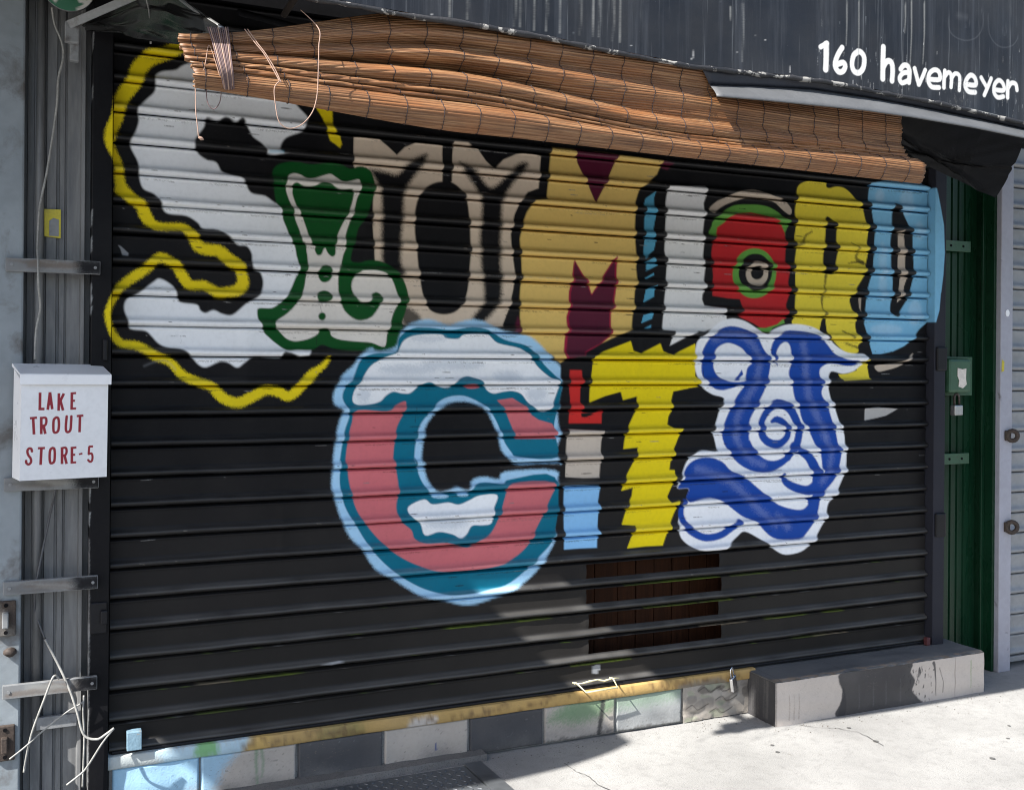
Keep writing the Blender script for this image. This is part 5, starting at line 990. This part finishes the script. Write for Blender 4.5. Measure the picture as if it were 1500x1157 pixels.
KZ = [[2.282, 2.273, 2.264, 2.252, 2.246, 2.244, 2.232, 2.226, 2.219, 2.212, 2.205, 2.197, 2.192, 2.175, 2.154, 2.162],
      [2.43, 2.362, 2.335, 2.302, 2.275, 2.258, 2.238, 2.215, 2.204, 2.194, 2.187, 2.18, 2.172, 2.145, 2.106, 2.125],
      [2.43, 2.36, 2.31, 2.27, 2.215, 2.20, 2.18, 2.163, 2.157, 2.150, 2.146, 2.142, 2.138, 2.122, 2.099, 2.115],
      [2.42, 2.35, 2.30, 2.26, 2.215, 2.20, 2.19, 2.18, 2.177, 2.173, 2.170, 2.166, 2.162, 2.135, 2.092, 2.110]]
KD = [[-.02, -.012, -.022, -.012, -.022, .004, .014, .0, .016, .002, .018, .004, .014, .022, .004, -.024],
      [-.016, .022, -.010, .026, -.030, .012, .036, .008, .026, .008, .022, .006, .022, .034, .006, -.03],
      [-.012, .014, -.002, .018, .004, .016, .026, .008, .020, .010, .020, .008, .020, .027, .004, -.02],
      [-.006, .002, .004, .004, .004, .008, .016, .006, .012, .006, .012, .006, .018, .032, .006, -.022]]
KX0 = [.098, .098, .099, .102, .104, .104, .106, .108, .112, .114, .124, .126, .128, .130, .132, .134]
KX1 = [2.388, 2.388, 2.388, 2.388, 2.389, 2.390, 2.392, 2.402, 2.408, 2.410, 2.414, 2.430, 2.455, 2.468, 2.470, 2.462]
NC_ = 150; sv = np.linspace(0, 1, NC_)
def cub(vals):
    a = np.array(vals, float); out = np.empty(NC_)
    for i, s_ in enumerate(sv):
        k = min(np.searchsorted(ST, s_, side='right') - 1, 2); t = (s_ - ST[k]) / (ST[k + 1] - ST[k]); t = t * t * (3 - 2 * t) * .6 + t * .4; out[i] = a[k] + (a[k + 1] - a[k]) * t
    return out
kz = np.stack([cub([KZ[s][j] for s in range(4)]) for j in range(16)]); kd = np.stack([cub([KD[s][j] for s in range(4)]) for j in range(16)])
NREED = 62; SUB = 5; rows = NREED * SUB + 1
SK = []
for c in range(NC_):
    pts = crom(np.column_stack([kd[:, c], kz[:, c], np.array(KX0) + (np.array(KX1) - np.array(KX0)) * sv[c]]), False, 8)
    d = np.r_[0, np.cumsum(np.hypot(np.diff(pts[:, 0]), np.diff(pts[:, 1])))]; w = np.linspace(0, d[-1], rows)
    SK.append(np.stack([np.interp(w, d, pts[:, j]) for j in range(3)], -1))
SK = np.stack(SK, 1)      # rows x cols x (d,z,x)
tg = np.gradient(SK[:, :, :2], axis=0); ln = np.maximum(np.hypot(tg[..., 0], tg[..., 1]), 1e-6); nd, nz_ = -tg[..., 1] / ln, tg[..., 0] / ln
bp = np.abs(np.sin(np.arange(rows) / SUB * math.pi)) ** .55
amp = np.repeat(RNG.uniform(.0018, .0034, NREED + 1), SUB)[:rows]
wav = .0005 * np.sin(np.arange(rows)[:, None] / SUB * 1.3 + sv[None] * 9) + .0004 * np.sin(np.arange(rows)[:, None] * .37 + sv[None] * 23)
Dd = SK[..., 0] + nd * (bp * amp)[:, None] + wav; Zz = SK[..., 1] + nz_ * (bp * amp)[:, None]
BY = -.985 - .030 * np.clip((sv - .06) * 3.2, 0, 1)
edgej = np.repeat(RNG.uniform(-.004, .004, NREED + 1), SUB)[:rows]
Xx = SK[..., 2] + np.where((sv < .001) | (sv > .999), 1, 0)[None] * edgej[:, None]
BP = np.stack([Xx, BY[None] - Dd, Zz], -1)
grid_obj('reed_sheet', BP, M_BAMBOO, BL, None, True, None, .0022)
V = []; F = []
for i, s_ in enumerate(np.arange(.012, .995, .0435)):
    c = int(s_ * (NC_ - 1)); f = s_ * (NC_ - 1) - c
    ln_ = BP[2:-3:3, c] * (1 - f) + BP[2:-3:3, c + 1] * f; nn = np.stack([np.zeros(len(ln_)), -nd[2:-3:3, c], nz_[2:-3:3, c]], -1)
    ln_ = ln_ + nn * .0030 + RNG.normal(0, .0007, ln_.shape)
    v_, f_ = tube_geo([tuple(a) for a in ln_], .0010, 5); b0 = len(V); V += v_; F += [tuple(k + b0 for k in q) for q in f_]
tag(pyobj('stitching', V, F, M_THREAD, BL, True), kind='stuff')
for i, w in enumerate([[(0.165, -0.985, 2.304), (0.174, -1.002, 2.264), (0.181, -1.022, 2.221), (0.191, -1.027, 2.183), (0.202, -1.004, 2.156), (0.205, -0.985, 2.154)], [(0.17, -0.985, 2.304), (0.178, -1.002, 2.264), (0.185, -1.022, 2.221), (0.194, -1.027, 2.183), (0.204, -1.004, 2.154), (0.208, -0.985, 2.154)], [(0.174, -0.985, 2.305), (0.182, -1.002, 2.265), (0.188, -1.022, 2.222), (0.197, -1.027, 2.183), (0.207, -1.004, 2.153), (0.21, -0.985, 2.154)], [(0.179, -0.985, 2.305), (0.186, -1.002, 2.265), (0.192, -1.022, 2.222), (0.2, -1.027, 2.184), (0.209, -1.004, 2.156), (0.213, -0.985, 2.155)], [(0.184, -0.985, 2.306), (0.19, -1.002, 2.266), (0.195, -1.022, 2.223), (0.203, -1.027, 2.184), (0.212, -1.004, 2.155), (0.215, -0.985, 2.155)], [(0.189, -0.985, 2.307), (0.194, -1.002, 2.266), (0.199, -1.022, 2.223), (0.206, -1.027, 2.184), (0.214, -1.004, 2.153), (0.217, -0.985, 2.155)], [(0.194, -0.985, 2.307), (0.198, -1.002, 2.267), (0.202, -1.022, 2.223), (0.208, -1.027, 2.184), (0.216, -1.004, 2.157), (0.22, -0.985, 2.155)], [(0.199, -0.985, 2.308), (0.203, -1.002, 2.267), (0.206, -1.022, 2.224), (0.211, -1.027, 2.185), (0.219, -1.004, 2.156), (0.222, -0.985, 2.155)], [(0.204, -0.985, 2.308), (0.207, -1.002, 2.268), (0.209, -1.022, 2.224), (0.214, -1.027, 2.185), (0.221, -1.004, 2.154), (0.225, -0.985, 2.156)], [(0.208, -0.985, 2.309), (0.211, -1.002, 2.268), (0.213, -1.022, 2.224), (0.217, -1.027, 2.185), (0.224, -1.004, 2.158), (0.227, -0.985, 2.156)], [(0.213, -0.985, 2.31), (0.215, -1.002, 2.269), (0.216, -1.022, 2.225), (0.22, -1.027, 2.186), (0.226, -1.004, 2.156), (0.229, -0.985, 2.156)]]): tube('wrap_cord', w, .0017, M_CORD if i % 4 == 1 else M_CORDDARK, BL, 6, 5)
tube('pull_cord', [(0.392,-1,2.374),(0.428,-1.045,2.318),(0.425,-1.06,2.268),(0.424,-1.06,2.199),(0.421,-1.06,2.143),(0.409,-1.06,2.101),(0.381,-1.06,2.067),(0.35,-1.06,2.056),(0.327,-1.06,2.071),(0.318,-1.06,2.111),(0.315,-1.06,2.151),(0.328,-1.05,2.172)], .0014, M_CORD, BL, 6, 6); tube('pull_cord', [(0.252,-1,2.306),(0.274,-1.015,2.272),(0.295,-1.025,2.244),(0.315,-1.035,2.207),(0.332,-1.045,2.172)], .0014, M_CORD, BL, 6, 5); tube('pull_cord', [(0.259,-1,2.307),(0.28,-1.015,2.272),(0.299,-1.025,2.245),(0.32,-1.035,2.208),(0.335,-1.045,2.171)], .0014, M_CORD, BL, 6, 5)
tube('hanging_cord', [(0.136,-0.985,2.17),(0.137,-0.985,2.134),(0.138,-0.985,2.093),(0.142,-0.985,2.058),(0.145,-0.985,2.03)], .0013, M_CORD, BL, 6, 5); tube('hanging_cord', [(0.167,-0.985,2.166),(0.163,-0.985,2.141),(0.167,-0.985,2.114),(0.18,-0.985,2.102),(0.193,-0.985,2.116),(0.198,-0.985,2.139),(0.196,-0.985,2.164)], .0012, M_CORDDARK, BL, 6, 6); tube('tie_cord', [(0.15,-1,2.167),(0.158,-1.005,2.212),(0.167,-0.995,2.256),(0.18,-1.005,2.219),(0.192,-1.01,2.178),(0.206,-0.99,2.162)], .0012, M_CORD, BL, 6, 5)
tube('cord_knot', [(0.145,-0.985,2.03),(0.15,-0.985,2.027),(0.155,-0.985,2.026),(0.149,-0.985,2.024)], [.003, .0042, .0036, .002], M_CORD, BL, 7, 3)
